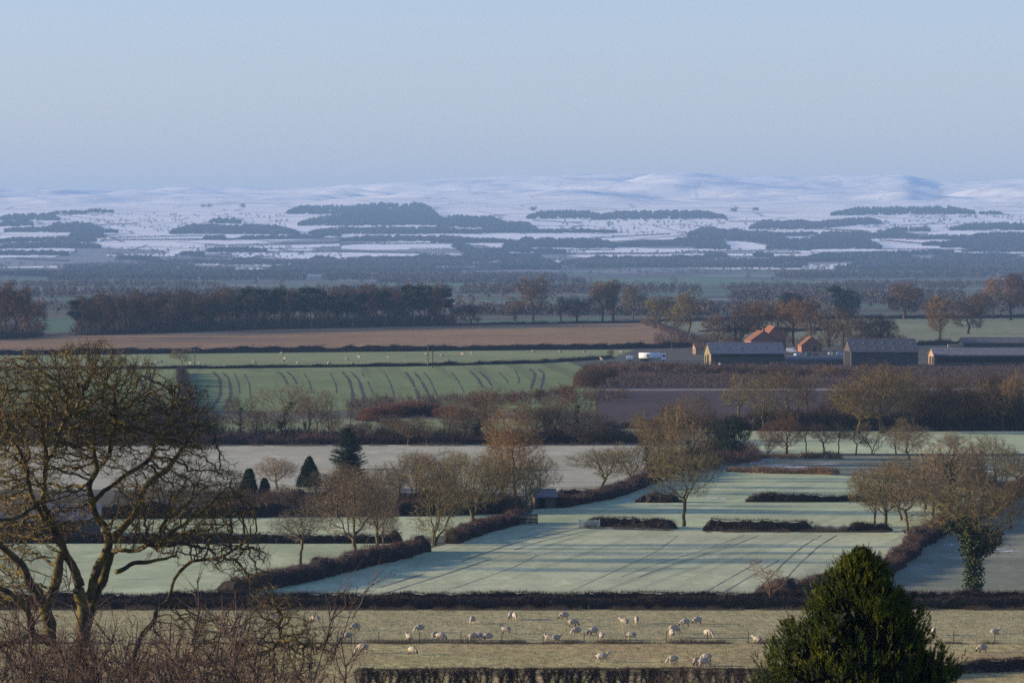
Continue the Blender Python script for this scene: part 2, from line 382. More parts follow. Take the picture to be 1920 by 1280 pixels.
patch('gravel_track',[(1115,733),(2300,731),(2300,723),(1800,727),(1400,729),(1120,728)],M_road)
patch('rough_bank',[(1112,727),(1400,728),(2300,722),(2300,684),(1480,687),(1110,690)],M_bank)
patch('farmyard',[(1150,690),(1480,687),(2300,684),(2300,650),(1345,648),(1190,657)],M_yard)
patch('upper_pasture_field',[(1345,648),(2300,650),(2300,593),(1500,598),(1230,602)],M_upper)
patch('wood_floor',[(-300,645),(0,634),(500,618),(900,609),(1205,605),(1205,598),(900,598),(-300,600)],M_bank)
patch('distant_field',[(1040,536),(1500,536),(1560,528),(1280,521),(1030,523)],M_dist)
patch('distant_field',[(1180,553),(1420,553),(1440,546),(1160,546)],M_dist)
patch('distant_field',[(460,541),(640,541),(640,534),(500,534)],M_dist)
patch('distant_field',[(700,538),(900,538),(930,531),(720,531)],M_dist)
patch('distant_field',[(880,610),(1150,603),(1150,596),(880,600)],M_dist)
patch('distant_field',[(60,626),(145,622),(150,594),(50,598)],M_dist)
# wheel marks
M_wtrack=fieldmat('tramline_earth',(.065,.065,.05),(.09,.09,.07),(.05,.05,.04),.1,.8,.5)
for i,(a,b_,c_) in enumerate([((720,1108),(900,1053),(1125,985)),]):
    strip('wheel_tracks',[(700,1112),(860,1062),(980,1018),(1125,986)],.5,M_track,offs=(-1.3,1.3))
strip('wheel_tracks',[(830,1110),(960,1065),(1010,1040)],.25,M_track,offs=(0,))
strip('wheel_tracks',[(1180,1082),(1260,1053),(1340,1030),(1410,1003)],.28,M_track,offs=(-1,1))
strip('wheel_tracks',[(1440,1105),(1480,1060),(1520,1024),(1555,1003)],.28,M_track,offs=(-1,1))
strip('wheel_tracks',[(1340,1110),(1400,1075),(1445,1050)],.28,M_track,offs=(-1,1))
strip('wheel_tracks',[(1070,1108),(1150,1072),(1230,1035),(1270,1005)],.18,M_track,offs=(0,))
for p in ([(408,768),(424,740),(421,710),(408,697)],[(672,765),(672,740),(664,712),(650,697)],[(800,760),(792,735),(780,712),(768,697)],
          [(548,720),(540,705),(530,697)],[(915,727),(905,710),(890,696)],[(1005,728),(1009,715),(1012,700),(1000,690)],[(280,742),(276,720),(268,700)]):
    strip('wheel_tracks',p,.95,M_wtrack,offs=(-1.4,1.4))
for p in ([(450,745),(448,720),(440,700)],[(470,745),(468,720),(458,700)],[(632,745),(630,720),(618,698)],[(700,740),(690,715),(678,698)],[(820,745),(808,715),(795,698)],[(740,745),(733,720),(722,700)],[(870,735),(858,712),(846,697)],[(960,735),(950,712),(935,697)],[(960,738),(975,712),(965,694)],[(585,735),(580,715),(570,700)]):
    strip('wheel_tracks',p,.5,M_wtrack,offs=(0,))
strip('wheel_tracks',[(1285,640),(1230,622),(1150,608)],.9,M_track,offs=(-12,-3,5))
# ------------------------------------------------------------ bare trees by space colonisation
def lobes(rng,c,r,n,k,spread=.72):
    """k attractor points in a crown made of n overlapping lobes inside the ellipsoid c,r"""
    c=np.array(c,float); r=np.array(r,float); out=[]
    for i in range(n):
        d=rng.normal(size=3); d/=np.linalg.norm(d); d*=spread*rng.random()**.33
        lc=c+d*r; lr=r*rng.uniform(.28,.46)
        p=rng.normal(size=(k//n,3)); p/=np.linalg.norm(p,axis=1,keepdims=True); p*=rng.random((k//n,1))**.36
        out.append(lc+p*lr)
    return np.concatenate(out)
def colonise(rng,start,par,attr,step,kill,iters=200,trop=(0,0,.12),wig=.3,maxn=30000,maxch=3,stepgrow=0):
    pos=np.zeros((maxn,3)); pa=np.full(maxn,-1); n=len(start)
    pos[:n]=start; pa[:n]=par; ch=np.zeros(maxn,int)
    for p in par:
        if p>=0: ch[p]+=1
    A=len(attr); ni=np.zeros(A,int); nd=np.full(A,1e9)
    for a in range(0,n,64):
        D=np.linalg.norm(attr[:,None]-pos[None,a:min(a+64,n)],axis=2); j=D.argmin(1); dd=D[np.arange(A),j]
        m=dd<nd; nd[m]=dd[m]; ni[m]=j[m]+a
    alive=nd>kill; trop=np.array(trop)
    for it in range(iters):
        idx=np.nonzero(alive)[0]
        if len(idx)==0 or n>=maxn-10: break
        d=attr[idx]-pos[ni[idx]]; d/=np.linalg.norm(d,axis=1,keepdims=True)+1e-9
        u,inv=np.unique(ni[idx],return_inverse=True)
        S=np.zeros((len(u),3)); np.add.at(S,inv,d); S/=np.linalg.norm(S,axis=1,keepdims=True)+1e-9
        ok=ch[u]<maxch
        bad=~ok[inv]; alive[idx[bad]]=False
        u2=u[ok]; S=S[ok]
        if len(u2)==0: continue
        S=S+trop+wig*rng.normal(size=S.shape); S/=np.linalg.norm(S,axis=1,keepdims=True)+1e-9
        u2=u2[:maxn-n-1]; S=S[:len(u2)]
        new=pos[u2]+S*step; k=len(new)
        pos[n:n+k]=new; pa[n:n+k]=u2; ch[u2]+=1
        ai=np.nonzero(alive)[0]
        for a in range(0,k,48):
            nn=new[a:a+48]; D=np.linalg.norm(attr[ai][:,None]-nn[None],axis=2); j=D.argmin(1); dd=D[np.arange(len(ai)),j]
            m=dd<nd[ai]; nd[ai[m]]=dd[m]; ni[ai[m]]=j[m]+n+a
        n+=k
        alive&=nd>kill
    return pos[:n].copy(),pa[:n].copy()
def radii(pa,r0,p=2.25,fixed=None):
    n=len(pa); s=np.zeros(n); R_=np.zeros(n)
    for i in range(n-1,-1,-1):
        r=max(r0,s[i]**(1/p)) if s[i]>0 else r0
        if fixed is not None and i<len(fixed) and fixed[i]>0: r=max(r*.5,fixed[i])
        R_[i]=r
        if pa[i]>=0: s[pa[i]]+=r**p
    return R_
def leafpts(rng,pos,rad,per,spread,zmax=1e9,thr=.05):
    i=np.nonzero((rad>thr)&(pos[:,2]<zmax))[0]
    if len(i)==0: return np.zeros((0,3))
    j=rng.choice(i,size=per*len(i)); d=rng.normal(size=(len(j),3)); d/=np.linalg.norm(d,axis=1,keepdims=True)
    return pos[j]+d*(rad[j][:,None]+spread*rng.random((len(j),1))**.6)

M_bark=mat('tree_bark',(.12,.10,.07),(.06,.05,.038),2.5,tint=True,c3=(.16,.15,.06),scale3=1.2)
M_twig=mat('bare_twigs',(.20,.16,.11),(.13,.105,.075),.8,tint=True,c3=(.235,.18,.105),scale3=.35)
M_ivy=mat('ivy_leaves',(.030,.045,.015),(.045,.060,.018),3,rough=.7,spec=.2,tint=True)
M_pine=mat('pine_needles',(.022,.035,.02),(.035,.05,.028),1.2,tint=True)
M_cyp=mat('cypress_foliage',(.035,.07,.02),(.022,.045,.018),1.5,tint=True)
M_holly=mat('holly_leaves',(.024,.036,.022),(.014,.024,.015),.9,rough=.85,spec=.08,tint=True)

PROTO={}
def add_twigs(b,rng,pos,pa,rad,thr,k,L_,r,up=.25,m=0,back=.4):
    i=np.nonzero(rad<thr)[0]
    i=i[pa[i]>=0]
    if len(i)==0: return
    d=pos[i]-pos[pa[i]]; d/=np.linalg.norm(d,axis=1,keepdims=True)+1e-9
    for q in range(k):
        D=d*.8+rng.normal(size=d.shape)*.62+np.array([0,0,up]); D/=np.linalg.norm(D,axis=1,keepdims=True)
        ln=L_*rng.uniform(.45,1.15,(len(i),1))
        P=pos[i]+(pos[pa[i]]-pos[i])*rng.random((len(i),1))*back
        b.spikes(P,D*ln,r,m=m)
        # side twiglets
        P2=P+D*ln*rng.uniform(.3,.7,(len(i),1)); D2=D+rng.normal(size=D.shape)*.6; D2/=np.linalg.norm(D2,axis=1,keepdims=True)
        b.spikes(P2,D2*ln*.55,r*.8,m=m)
def bare(name,seed,H,W,z0=.28,nl=11,A=900,step=.42,kill=.6,trop=(0,0,.12),wig=.32,r0=.016,stems=1,twk=2,twL=.9,twr=.0145,ivy=0,ivz=.6,cz=None,spread=.72,thr=.05,deep=1.0,baremid=False):
    rng=np.random.default_rng(seed); far=name.startswith('far'); z0=max(.06,z0-.12); A=int(A*(1.5 if not far else 1.7)); kill*=.88; twk+=(1 if name[:4] in('roun','tall') else 2) if not far else 3
    zc=(H*z0+H)/2 if cz is None else cz*H
    attr=lobes(rng,(0,0,zc),(W/2,W/2*deep,(H-H*z0)/2),nl,A,spread)
    start=[];par=[]
    for s in range(stems):
        a=rng.uniform(0,6.28); o=np.array([math.cos(a),math.sin(a),0])*(0 if stems==1 else rng.uniform(.1,.5))
        start.append(o*.6); par.append(-1)
        hh=H*(z0+.1)*(rng.uniform(.6,1.1) if stems>1 else .85); nst=max(2,int(hh/step))
        lean=rng.normal(size=3)*np.array([.1,.1,0])*(1 if stems==1 else 2.2)+o*.25
        for k in range(1,nst+1):
            t=k/nst
            start.append(o*.6+np.array([0,0,hh*t])+lean*hh*t*t+rng.normal(size=3)*.04*np.array([1,1,0])); par.append(len(start)-2)
    pos,pa=colonise(rng,np.array(start),par,attr,step,kill,trop=trop,wig=wig,maxn=9000)
    rad=radii(pa,r0,2.12)
    tr=Buf(); cr=Buf()
    i=np.arange(len(pos)); i=i[pa[i]>=0]; P0=pos[pa[i]]; P1=pos[i]; r1=rad[i]; r0_=np.minimum(rad[pa[i]],r1*1.25)
    # flare at the foot
    foot=P0[:,2]<.5; r0_=np.where(foot,r1*1.5,r0_)
    th=r1>thr
    tr.segs(P0[th],P1[th],r0_[th],r1[th],n=6,ext=.35)
    cr.segs(P0[~th],P1[~th],r0_[~th],r1[~th],n=3)
    add_twigs(cr,rng,pos,pa,rad,thr*.8,twk,twL,twr)
    parts=[('trunk',tr.mesh('trunk',M_bark,True)),('crown',cr.mesh('crown',M_twig))]
    if ivy:
        iv=Buf(); p=leafpts(rng,pos,rad,ivy,.45 if ivy<100 else .75,H*ivz,thr*1.3); iv.tris(p,rng.uniform(.18,.38,len(p)),rng,quad=True)
        parts.append(('ivy',iv.mesh('ivy',M_ivy)))
    PROTO[name]=(parts,pos[:,2].max()+twL*.4,(np.percentile(np.abs(pos[:,0]),98)*2+twL*.5))
def leafy(name,H,W,parts): PROTO[name]=(parts,H,W)

bare('oak_a',11,12,12,nl=12,A=1100)
bare('oak_b',12,11,13,z0=.25,nl=9,A=1000,wig=.4,trop=(0,0,.05))
bare('oak_c',13,13,11,z0=.33,nl=13,A=1200)
bare('oak_d',14,12,10,z0=.4,nl=8,A=800,wig=.38,twk=2)
bare('round_a',21,10,9,z0=.2,nl=18,A=1500,step=.38,kill=.48,twk=3,twL=.8,r0=.013,twr=.013)
bare('round_b',22,11,9,z0=.24,nl=16,A=1300,step=.4,kill=.5,twk=3,twL=.9,r0=.013,twr=.013)
bare('tall_a',31,16,6,z0=.18,nl=14,A=1300,trop=(0,0,.45),wig=.22,twk=4,twL=1.1,twr=.014,spread=.8)
bare('tall_b',32,14,5.5,z0=.25,nl=12,A=1000,trop=(0,0,.4),wig=.25,twk=3,twL=1.0)
bare('multi_a',41,9,8,z0=.15,nl=12,A=1100,stems=3,twk=3,twL=.9,wig=.35)
bare('multi_b',42,8,6,z0=.2,nl=9,A=700,stems=4,twk=3,twL=.8,trop=(0,0,.2))
bare('ivied_a',51,12,9,z0=.25,nl=11,A=900,ivy=26,ivz=.62)
bare('ivied_b',52,12,7,z0=.3,nl=9,A=700,ivy=30,ivz=.75,stems=2)
bare('ivied_c',53,13,14,z0=.42,nl=10,A=700,ivy=150,ivz=.60,wig=.42,trop=(0,0,-.02))
bare('sapling_a',61,5,4,z0=.3,nl=7,A=320,step=.25,kill=.36,twk=2,twL=.5,r0=.010,twr=.009,thr=.03)
bare('thin_a',63,10,6,z0=.4,nl=6,A=350,twk=1,twL=.8,wig=.4)
# coarser ones for 1.3 km and beyond
for i,(H,W,z0,st,tp) in enumerate([(14,8,.35,1,.2),(15,7,.4,1,.3),(12,10,.28,1,.05),(13,8,.2,2,.15),(16,8,.4,1,.3)]):
    bare('far_%d'%i,70+i,H,W,z0=z0-.08,nl=12,A=520,step=.55,kill=.8,r0=.03,twk=4,twL=1.3,twr=.034,stems=st,trop=(0,0,tp),thr=.1,ivy=(22 if i in(3,4) else 0),ivz=.6)
def pinetree(name,seed,H,W,nc=12,sz=.7,n=220):
    rng=np.random.default_rng(seed); tr=Buf(); cr=Buf()
    top=np.array([rng.normal()*.4,rng.normal()*.4,H*.95]); k=np.linspace(0,1,9)[:,None]
    tp=top*k+np.array([.25,0,0])*np.sin(k*5); tr.tube(tp,np.linspace(.26,.07,9),6)
    for i in range(nc):
        a=rng.uniform(0,6.28); h=H*rng.uniform(.52,1.0); rr=W/2*rng.uniform(.25,.8)*math.sin(min(1,(1.12-h/H)*2.4)*1.57)
        c=np.array([math.cos(a)*rr,math.sin(a)*rr,h]); tr.segs([top*(h/H*.9)],[c],.07,.03,4)
        p=rng.normal(size=(n,3)); p/=np.linalg.norm(p,axis=1,keepdims=True); p*=rng.random((n,1))**.4
        p=c+p*np.array([W*.22,W*.22,H*.065])*rng.uniform(.7,1.3); cr.tris(p,rng.uniform(.5,1.1,n)*sz,rng)
    leafy(name,H*1.02,W,[('trunk',tr.mesh('trunk',M_bark,True)),('crown',cr.mesh('crown',M_pine))])
pinetree('pine_a',81,15,7); pinetree('pine_b',82,14,6,nc=9); pinetree('pine_c',83,12,6.5,nc=14)
def conetree(name,seed,H,W,n,sz,m,tip=.95,boxy=.8,lean=.6):
    rng=np.random.default_rng(seed); tr=Buf().tube([(0,0,0),(0,0,H*.5),(0,0,H*.9)],[.2,.13,.04],6); cr=Buf()
    t=rng.random(n)**.8; h=H*(.05+.95*t); prof=W/2*(1-t**1.3)**boxy
    a=rng.uniform(0,6.28,n); lump=.78+.3*vnoise(a*2.2+seed,h*1.1)+.12*rng.normal(size=n)
    r=prof*lump*(1-.35*rng.random(n)**2)
    P=np.stack([np.cos(a)*r,np.sin(a)*r,h],1); D=np.stack([np.cos(a)*.45,np.sin(a)*.45,np.full(n,lean)],1)+rng.normal(size=(n,3))*.25
    D/=np.linalg.norm(D,axis=1,keepdims=True); cr.spikes(P,D*sz*rng.uniform(.6,1.3,(n,1)),sz*.22)
    cr.tris(P*np.array([.93,.93,1]),sz*.8,rng)
    leafy(name,H*1.03,W,[('trunk',tr.mesh('trunk',M_bark,True)),('crown',cr.mesh('crown',m))])
conetree('cypress',91,8,4.6,5200,.42,M_cyp)
conetree('column',92,6,2.2,2600,.35,M_cyp,boxy=.5)
def roundever(name,seed,H,W,n=7000,sz=.34):
    rng=np.random.default_rng(seed); tr=Buf().tube([(0,0,0),(.1,0,H*.4),(0,0,H*.7)],[.28,.2,.08],6); cr=Buf()
    for i in range(16):
        d=rng.normal(size=3); d/=np.linalg.norm(d); c=np.array([0,0,H*.52])+d*np.array([W*.27,W*.27,H*.27])
        k=n//16; p=rng.normal(size=(k,3)); p/=np.linalg.norm(p,axis=1,keepdims=True); p*=(.75+.3*rng.random((k,1)))
        p=c+p*np.array([W,W,H])*.2*rng.uniform(.8,1.25); p[:,2]=np.maximum(p[:,2],.1); cr.tris(p,sz*rng.uniform(.6,1.3,k),rng,quad=True)
    leafy(name,H,W,[('trunk',tr.mesh('trunk',M_bark,True)),('crown',cr.mesh('crown',M_holly))])
roundever('evergreen_round',95,10,10); roundever('evergreen_far',96,12,9,3000,.6)
def sprucey(name,seed,H,W):
    rng=np.random.default_rng(seed); tr=Buf().tube([(0,0,0),(0,0,H*.5),(0,0,H*.98)],[.24,.15,.03],6); cr=Buf()
    for h in np.arange(H*.12,H*.97,.42):
        for k in range(8):
            a=rng.uniform(0,6.28); Lb=(W/2)*(1-(h/H))**.75*rng.uniform(.7,1.15)+.2
            s=np.linspace(0,1,14); dx=np.array([math.cos(a),math.sin(a)])
            P=np.stack([dx[0]*Lb*s,dx[1]*Lb*s,h-.35*Lb*s+.5*Lb*s*s],1); tr.segs(P[:-1:4],P[4::4] if len(P[4::4])==len(P[:-1:4]) else P[1::4][:len(P[:-1:4])],.03,.02,3)
            Q=np.repeat(P[2:],7,0)+rng.normal(size=(84,3))*np.array([.10,.10,.06]); D=rng.normal(size=(84,3))*np.array([1,1,.4])+np.array([0,0,-.4]); D/=np.linalg.norm(D,axis=1,keepdims=True)
            cr.spikes(Q,D*.38,.05)
    leafy(name,H,W,[('trunk',tr.mesh('trunk',M_bark,True)),('crown',cr.mesh('crown',M_pine))])
sprucey('spruce',97,11,7)
def shrubby(name,seed,H,W,ns=34,k=26,tw=.45,r=.012,m=None):
    rng=np.random.default_rng(seed); b=Buf()
    for s in range(ns):
        a=rng.uniform(0,6.28); l=rng.random()**.6; tip=np.array([math.cos(a)*W/2*l,math.sin(a)*W/2*l,H*(1-.45*l*l)*rng.uniform(.75,1.05)])
        o=np.array([math.cos(a),math.sin(a),0])*W*.12*rng.random()
        t=np.linspace(0,1,9)[:,None]; P=o+(tip-o)*t**np.array([1.5,1.5,1])+np.cumsum(rng.normal(size=(9,3))*.035*H/3,0)*t
        rr=np.linspace(r*3,r,9); b.segs(P[:-1],P[1:],rr[:-1],rr[1:],4)
        j=rng.integers(2,9,k); D=(P[np.minimum(j,8)]-P[j-1]); D/=np.linalg.norm(D,axis=1,keepdims=True); D=D+rng.normal(size=(k,3))*.5+np.array([0,0,.3]); D/=np.linalg.norm(D,axis=1,keepdims=True)
        ln=tw*H/3*rng.uniform(.5,1.5,(k,1)); Pj=P[j-1]+(P[np.minimum(j,8)]-P[j-1])*rng.random((k,1)); b.spikes(Pj,D*ln,r*.8); P2=Pj+D*ln*.5
        for q in range(2):
            D2=D+rng.normal(size=(k,3))*.6; b.spikes(P2,D2*ln*.5,r*.6)
    PROTO[name]=([('stems',b.mesh('stems',m or M_twig))],H,W)
shrubby('bush_a',101,3,4.5); shrubby('bush_b',102,2.6,3.2,ns=26); shrubby('bush_c',103,3.4,3.6,ns=44,k=34)
shrubby('scrub_far',104,4,6,ns=40,k=18,tw=.6,r=.03)
def brushy(name,seed,H,W):
    b=np.random.default_rng(seed); c=Buf(); n=3600
    a=b.uniform(0,6.28,n); l=b.random(n)**.55; z=H*b.random(n)**.8*(1-.55*l*l)
    P=np.stack([np.cos(a)*l*W/2,np.sin(a)*l*W/2,z],1); D=np.stack([np.cos(a)*.35*l,np.sin(a)*.35*l,np.full(n,.8)],1)+b.normal(size=(n,3))*.4
    D/=np.linalg.norm(D,axis=1,keepdims=True); c.spikes(P,D*b.uniform(.3,.8,(n,1))*H/3,.018)
    PROTO[name]=([('stems',c.mesh('stems',M_twig))],H,W)
brushy('bramble_a',111,2,4); brushy('bramble_b',112,1.8,5)

_used=set()
def plant(kind,px,base,top,wid,label,name=None,cat='tree',tint=(1,1,1),group=None,rz=None,seed=0,dy=0.0,ivt=None):
    """stands a tree on the ground point seen at px,base so that its tip is seen at row top"""
    parts,H,W=PROTO[kind]
    g=G(px,base); D=g[1]; h=(base-top)/FP*D; sw=(wid/FP*D)/W; sz=h/H
    sw=min(max(sw,sz*.55),sz*1.7)
    rs=random.Random(int(px*7+base*13+seed)); ang_=rs.uniform(0,6.28) if rz is None else rz
    name=name or ('bush' if cat=='bush' else 'bare_tree')
    if len(parts)==1:
        o=link(bpy.data.objects.new(name,parts[0][1])); o.location=g; o.rotation_euler=(0,0,ang_); o.scale=(sw,sw,sz); o.color=(*tint,1)
        tag(o,label,cat,group); return o
    e=empty(name,g,ang_); e.scale=(sw,sw,sz); tag(e,label,cat,group)
    for pn,me in parts:
        c=bpy.data.objects.new(pn,me); c.color=(*((ivt or (1,1,1)) if pn=='ivy' else tint),1); link(c,e)
    return e
# ------------------------------------------------------------ hedges
M_hedge=mat('clipped_hedge_body',(.030,.022,.018),(.018,.015,.012),3,world=True)
M_hedgetwig=mat('hedge_twigs',(.085,.055,.042),(.05,.036,.028),.7,world=True,c3=(.10,.06,.04),scale3=.5)
M_redtwig=mat('reddish_hedge_twigs',(.15,.085,.065),(.095,.06,.05),.5,world=True)
M_drygrass=mat('dry_winter_grass',(.30,.20,.11),(.20,.13,.075),.8,world=True)
def hedge(pts,h,w,label,den=150,tw=.36,tr_=.014,seed=1,mats=None,group=None,res=.5,name='hedge',gap=0,topnoise=.16):
    rng=np.random.default_rng(seed)
    P=np.array([G(*p)[:2] for p in pts]); seg=np.linalg.norm(np.diff(P,axis=0),axis=1); s=np.r_[0,np.cumsum(seg)]; Lh=s[-1]
    n=max(3,int(Lh/res)); t=np.linspace(0,Lh,n); C=np.stack([np.interp(t,s,P[:,k]) for k in(0,1)],1)
    C=C+.25*fbm(t/6+seed,t*0+seed,2)[:,None]*w
    T=np.gradient(C,axis=0); T/=np.linalg.norm(T,axis=1,keepdims=True)+1e-9; Nn=np.stack([-T[:,1],T[:,0]],1)
    hh=h*(1+topnoise*3*fbm(t/4.+seed*7,t*0,4)); ww=w*(1+.25*fbm(t/3.+seed*3,t*0+5,2))
    e=np.minimum(1,np.minimum(np.arange(n),np.arange(n)[::-1])/1.5); hh=hh*(.35+.65*e)
    prof=[(-.5,0),(-.52,.45),(-.42,.82),(-.2,.96),(.2,.96),(.42,.82),(.52,.45),(.5,0)]; k=len(prof)
    V=np.zeros((n,k,3))
    for i,(a,b_) in enumerate(prof):
        jit=1+.26*rng.normal(size=n)
        V[:,i,:2]=C+Nn*(a*ww*jit*.86)[:,None]; V[:,i,2]=b_*hh*(.84+.09*rng.normal(size=n))
    Q=[]; i=np.arange(n-1)
    for j in range(k-1): Q.append(np.stack([i*k+j,(i+1)*k+j,(i+1)*k+j+1,i*k+j+1],1))
    b=Buf()
    b.add(V.reshape(-1,3),q=np.concatenate(Q),t=[[0,j,j+1] for j in range(1,k-1)]+[[(n-1)*k,(n-1)*k+j+1,(n-1)*k+j] for j in range(1,k-1)],m=0)
    m=int(Lh*den*1.5); f=rng.random(m)*(n-1.001); i0=f.astype(int); fr=(f-i0)[:,None]
    c=C[i0]*(1-fr)+C[i0+1]*fr; nn=Nn[i0]; a=rng.uniform(0,math.pi,m); hx=hh[i0]; wx=ww[i0]
    ca=np.cos(a); sa=np.sin(a)
    oz=rng.random(m); side=rng.random(m)<.6
    X=np.where(side,np.sign(rng.random(m)-.5)*.45,(rng.random(m)-.5)*.8); Z=np.where(side,oz*.85,.88)
    P3=np.c_[c+nn*(X*wx)[:,None],Z*hx]
    D=np.c_[nn*(X*1.3)[:,None]+rng.normal(size=(m,2))*.45,.55+np.where(side,0,.5)+.35*rng.normal(size=m)]; D/=np.linalg.norm(D,axis=1,keepdims=True)
    b.spikes(P3,D*(tw*rng.uniform(.4,1.4,(m,1))*np.where(rng.random((m,1))<.06,2.1,1)),tr_,m=1)
    o=b.build(name,mats or [M_hedge,M_hedgetwig]); tag(o,label,'hedge',group); return o
def tuftstrip(pts,wid,h,den,label,m=None,seed=1,r=.012,name='dry_grass',lean=.15,clump=.5,col=None,yoff=0):
    rng=np.random.default_rng(seed); b=Buf()
    P=np.array([G(*p)[:2] for p in pts]); seg=np.linalg.norm(np.diff(P,axis=0),axis=1); s=np.r_[0,np.cumsum(seg)]; Lh=s[-1]
    n=int(Lh*den); t=rng.random(n)*Lh; keep=vnoise(t/1.7+seed,t*0+3)+.25*rng.random(n)>clump; t=t[keep]; n=len(t)
    C=np.stack([np.interp(t,s,P[:,k]) for k in(0,1)],1); T=(P[-1]-P[0])/np.linalg.norm(P[-1]-P[0]); Nn=np.array([-T[1],T[0]])
    C=C+Nn*((rng.random(n)-.5)*wid)[:,None]
    hv=h*(.45+.9*vnoise(t/.9,t*0+seed+9))*rng.uniform(.6,1.2,n)
    D=np.c_[rng.normal(size=(n,2))*lean,np.ones(n)]; b.spikes(np.c_[C,np.zeros(n)+.0],D*hv[:,None],r)
    o=b.build(name,m or M_drygrass); tag(o,label,'dry grass',kind='stuff'); return o

RED=[M_hedge,M_redtwig]
hedge([(-500,1128),(-100,1128),(500,1127),(960,1127),(1500,1127),(2000,1127),(2400,1127)],1.0,1.0,'far one of the two long low hedges lining the lane below the frosted field',seed=2)
hedge([(-500,1141),(300,1141),(960,1141),(1500,1141),(2400,1141)],1.22,1.3,'near one of the two long clipped hedges lining the lane, tan grass along its foot',seed=3,den=130)
tuftstrip([(-300,1143.5),(960,1143.5),(2300,1143.5)],1.1,.5,110,'tan dead grass along the foot of the lane hedge',seed=4,clump=.42)
hedge([(430,1116),(520,1100),(640,1072),(740,1048),(792,1033)],1.9,2.2,'thick hedge climbing diagonally left of the frosted field, below its gate gap',seed=5,den=150,mats=RED,tw=.4)
hedge([(842,1020),(890,1003),(935,990),(972,979)],1.7,2.0,'thick hedge climbing diagonally beyond the gate gap towards the dark barn',seed=6,den=140,mats=RED,tw=.4)
hedge([(1045,952),(1110,940),(1160,928),(1215,905)],1.6,2.4,'reddish hedge curving up from the small barn past the spreading oak',seed=7,den=110,mats=RED,tw=.45)
hedge([(1215,905),(1260,882),(1310,865),(1345,846)],2.2,2.6,'hedge running uphill under the grove of golden trees',seed=8,den=90,mats=RED,tw=.5)
hedge([(1098,987),(1180,988),(1264,992)],1.25,1.5,'clipped hedge between the white gate and the lone field oak',seed=9,den=130)
hedge([(1322,995),(1420,996),(1524,996)],1.45,1.7,'dark clipped hedge right of the lone field oak',seed=10,den=140)
hedge([(1586,997),(1640,996),(1668,995)],1.2,1.5,'short dark hedge beside the foot of the right-hand oaks',seed=11,den=120)
tuftstrip([(1520,996),(1590,997)],1.4,1.0,260,'orange tall grass in the gap of the field hedge',seed=12,clump=.2)
tuftstrip([(1098,990),(1264,995)],.8,.6,110,'tan grass at the foot of the hedge by the white gate',seed=13,clump=.35)
tuftstrip([(1322,998),(1668,998)],.8,.6,110,'tan grass at the foot of the dark hedge right of the oak',seed=14,clump=.4)
hedge([(1395,941),(1500,941),(1600,940),(1700,938)],1.25,1.6,'dark hedge standing alone across the middle of the green fields',seed=15,den=110)
hedge([(1195,941),(1240,942),(1275,941)],1.3,2.2,'brown bushy hedge end left of the lone field oak crown',seed=16,den=120,mats=RED,tw=.4)
hedge([(1420,1119),(1470,1114),(1530,1106),(1600,1092),(1668,1070),(1700,1045),(1722,1022)],1.6,2.0,'tall hedge rising to the right behind the big conifer',seed=17,den=140,mats=RED,tw=.4)
hedge([(1722,1022),(1760,1002),(1800,985),(1850,962),(1905,930),(1960,900),(2050,870)],2.1,2.4,'tall reddish hedge running up to the right edge past the ivy tree',seed=18,den=120,mats=RED,tw=.5)
hedge([(-300,1018),(340,1018),(560,1018),(756,1018)],1.35,1.8,'dark level hedge between the two frosted fields on the left',seed=19,den=100)
hedge([(-300,975),(200,972),(560,968),(800,966),(960,962)],2.2,3.2,'scrubby hedge below the garden trees',seed=20,den=80,mats=RED,tw=.6)
hedge([(1040,931),(1100,931),(1160,930)],1.3,1.6,'straight dark hedge behind the small barn roof',seed=21,den=90)
hedge([(-300,834),(350,834),(700,833),(1000,832),(1240,828)],1.5,3.5,'long reddish scrub hedge along the top of the pale stubble field',seed=22,den=90,mats=RED,tw=.9,tr_=.03,res=1.5,topnoise=.3)
tuftstrip([(-300,836.5),(1000,836),(1240,833)],2,.8,30,'orange grass edging the top of the pale stubble field',seed=23,r=.03,clump=.35)
hedge([(1150,803),(1500,806),(1800,806),(2300,806)],1.6,3.5,'dark scrub hedge under the river trees on the right',seed=24,den=50,mats=RED,tw=.8,tr_=.03,res=2)
hedge([(1370,884),(1440,887),(1500,888),(1570,890)],.7,2.0,'low strip of orange rushes beside the snow patches',seed=25,den=200,mats=[M_drygrass,M_drygrass],tw=.7,tr_=.02,name='rush_strip',topnoise=.4)
hedge([(1350,858),(1420,858),(1500,859),(1580,860)],.7,1.5,'orange grass bank under the purple alders',seed=26,den=120,mats=[M_drygrass,M_drygrass],tw=.6,tr_=.02,name='grass_bank',topnoise=.4)
hedge([(-300,698),(0,693),(400,691),(800,686),(1000,681),(1150,671)],1.1,1.8,'long thin hedge between the sheep pasture and the green wheat',seed=27,den=14,tw=.5,tr_=.05,res=3)
hedge([(-300,666),(0,666),(500,661),(1000,656),(1310,651)],2.4,3.0,'long dark hedge along the bottom of the brown field',seed=28,den=14,tw=.6,tr_=.05,res=3)
hedge([(600,614),(800,611),(1000,608),(1205,605)],1.4,2.5,'thin dark hedge along the top of the brown field',seed=29,den=10,tw=.6,tr_=.06,res=4)
hedge([(1206,605),(1250,620),(1290,638),(1312,648)],2.0,4,'orange-topped hedge closing the right end of the brown field',seed=30,den=20,tw=.8,tr_=.06,res=3,mats=[M_hedge,M_redtwig])
hedge([(341,700),(343,718),(350,750),(356,775)],1.3,1.8,'reddish hedge running down through the green wheat',seed=31,den=40,tw=.9,tr_=.05,res=1.2,topnoise=.5)
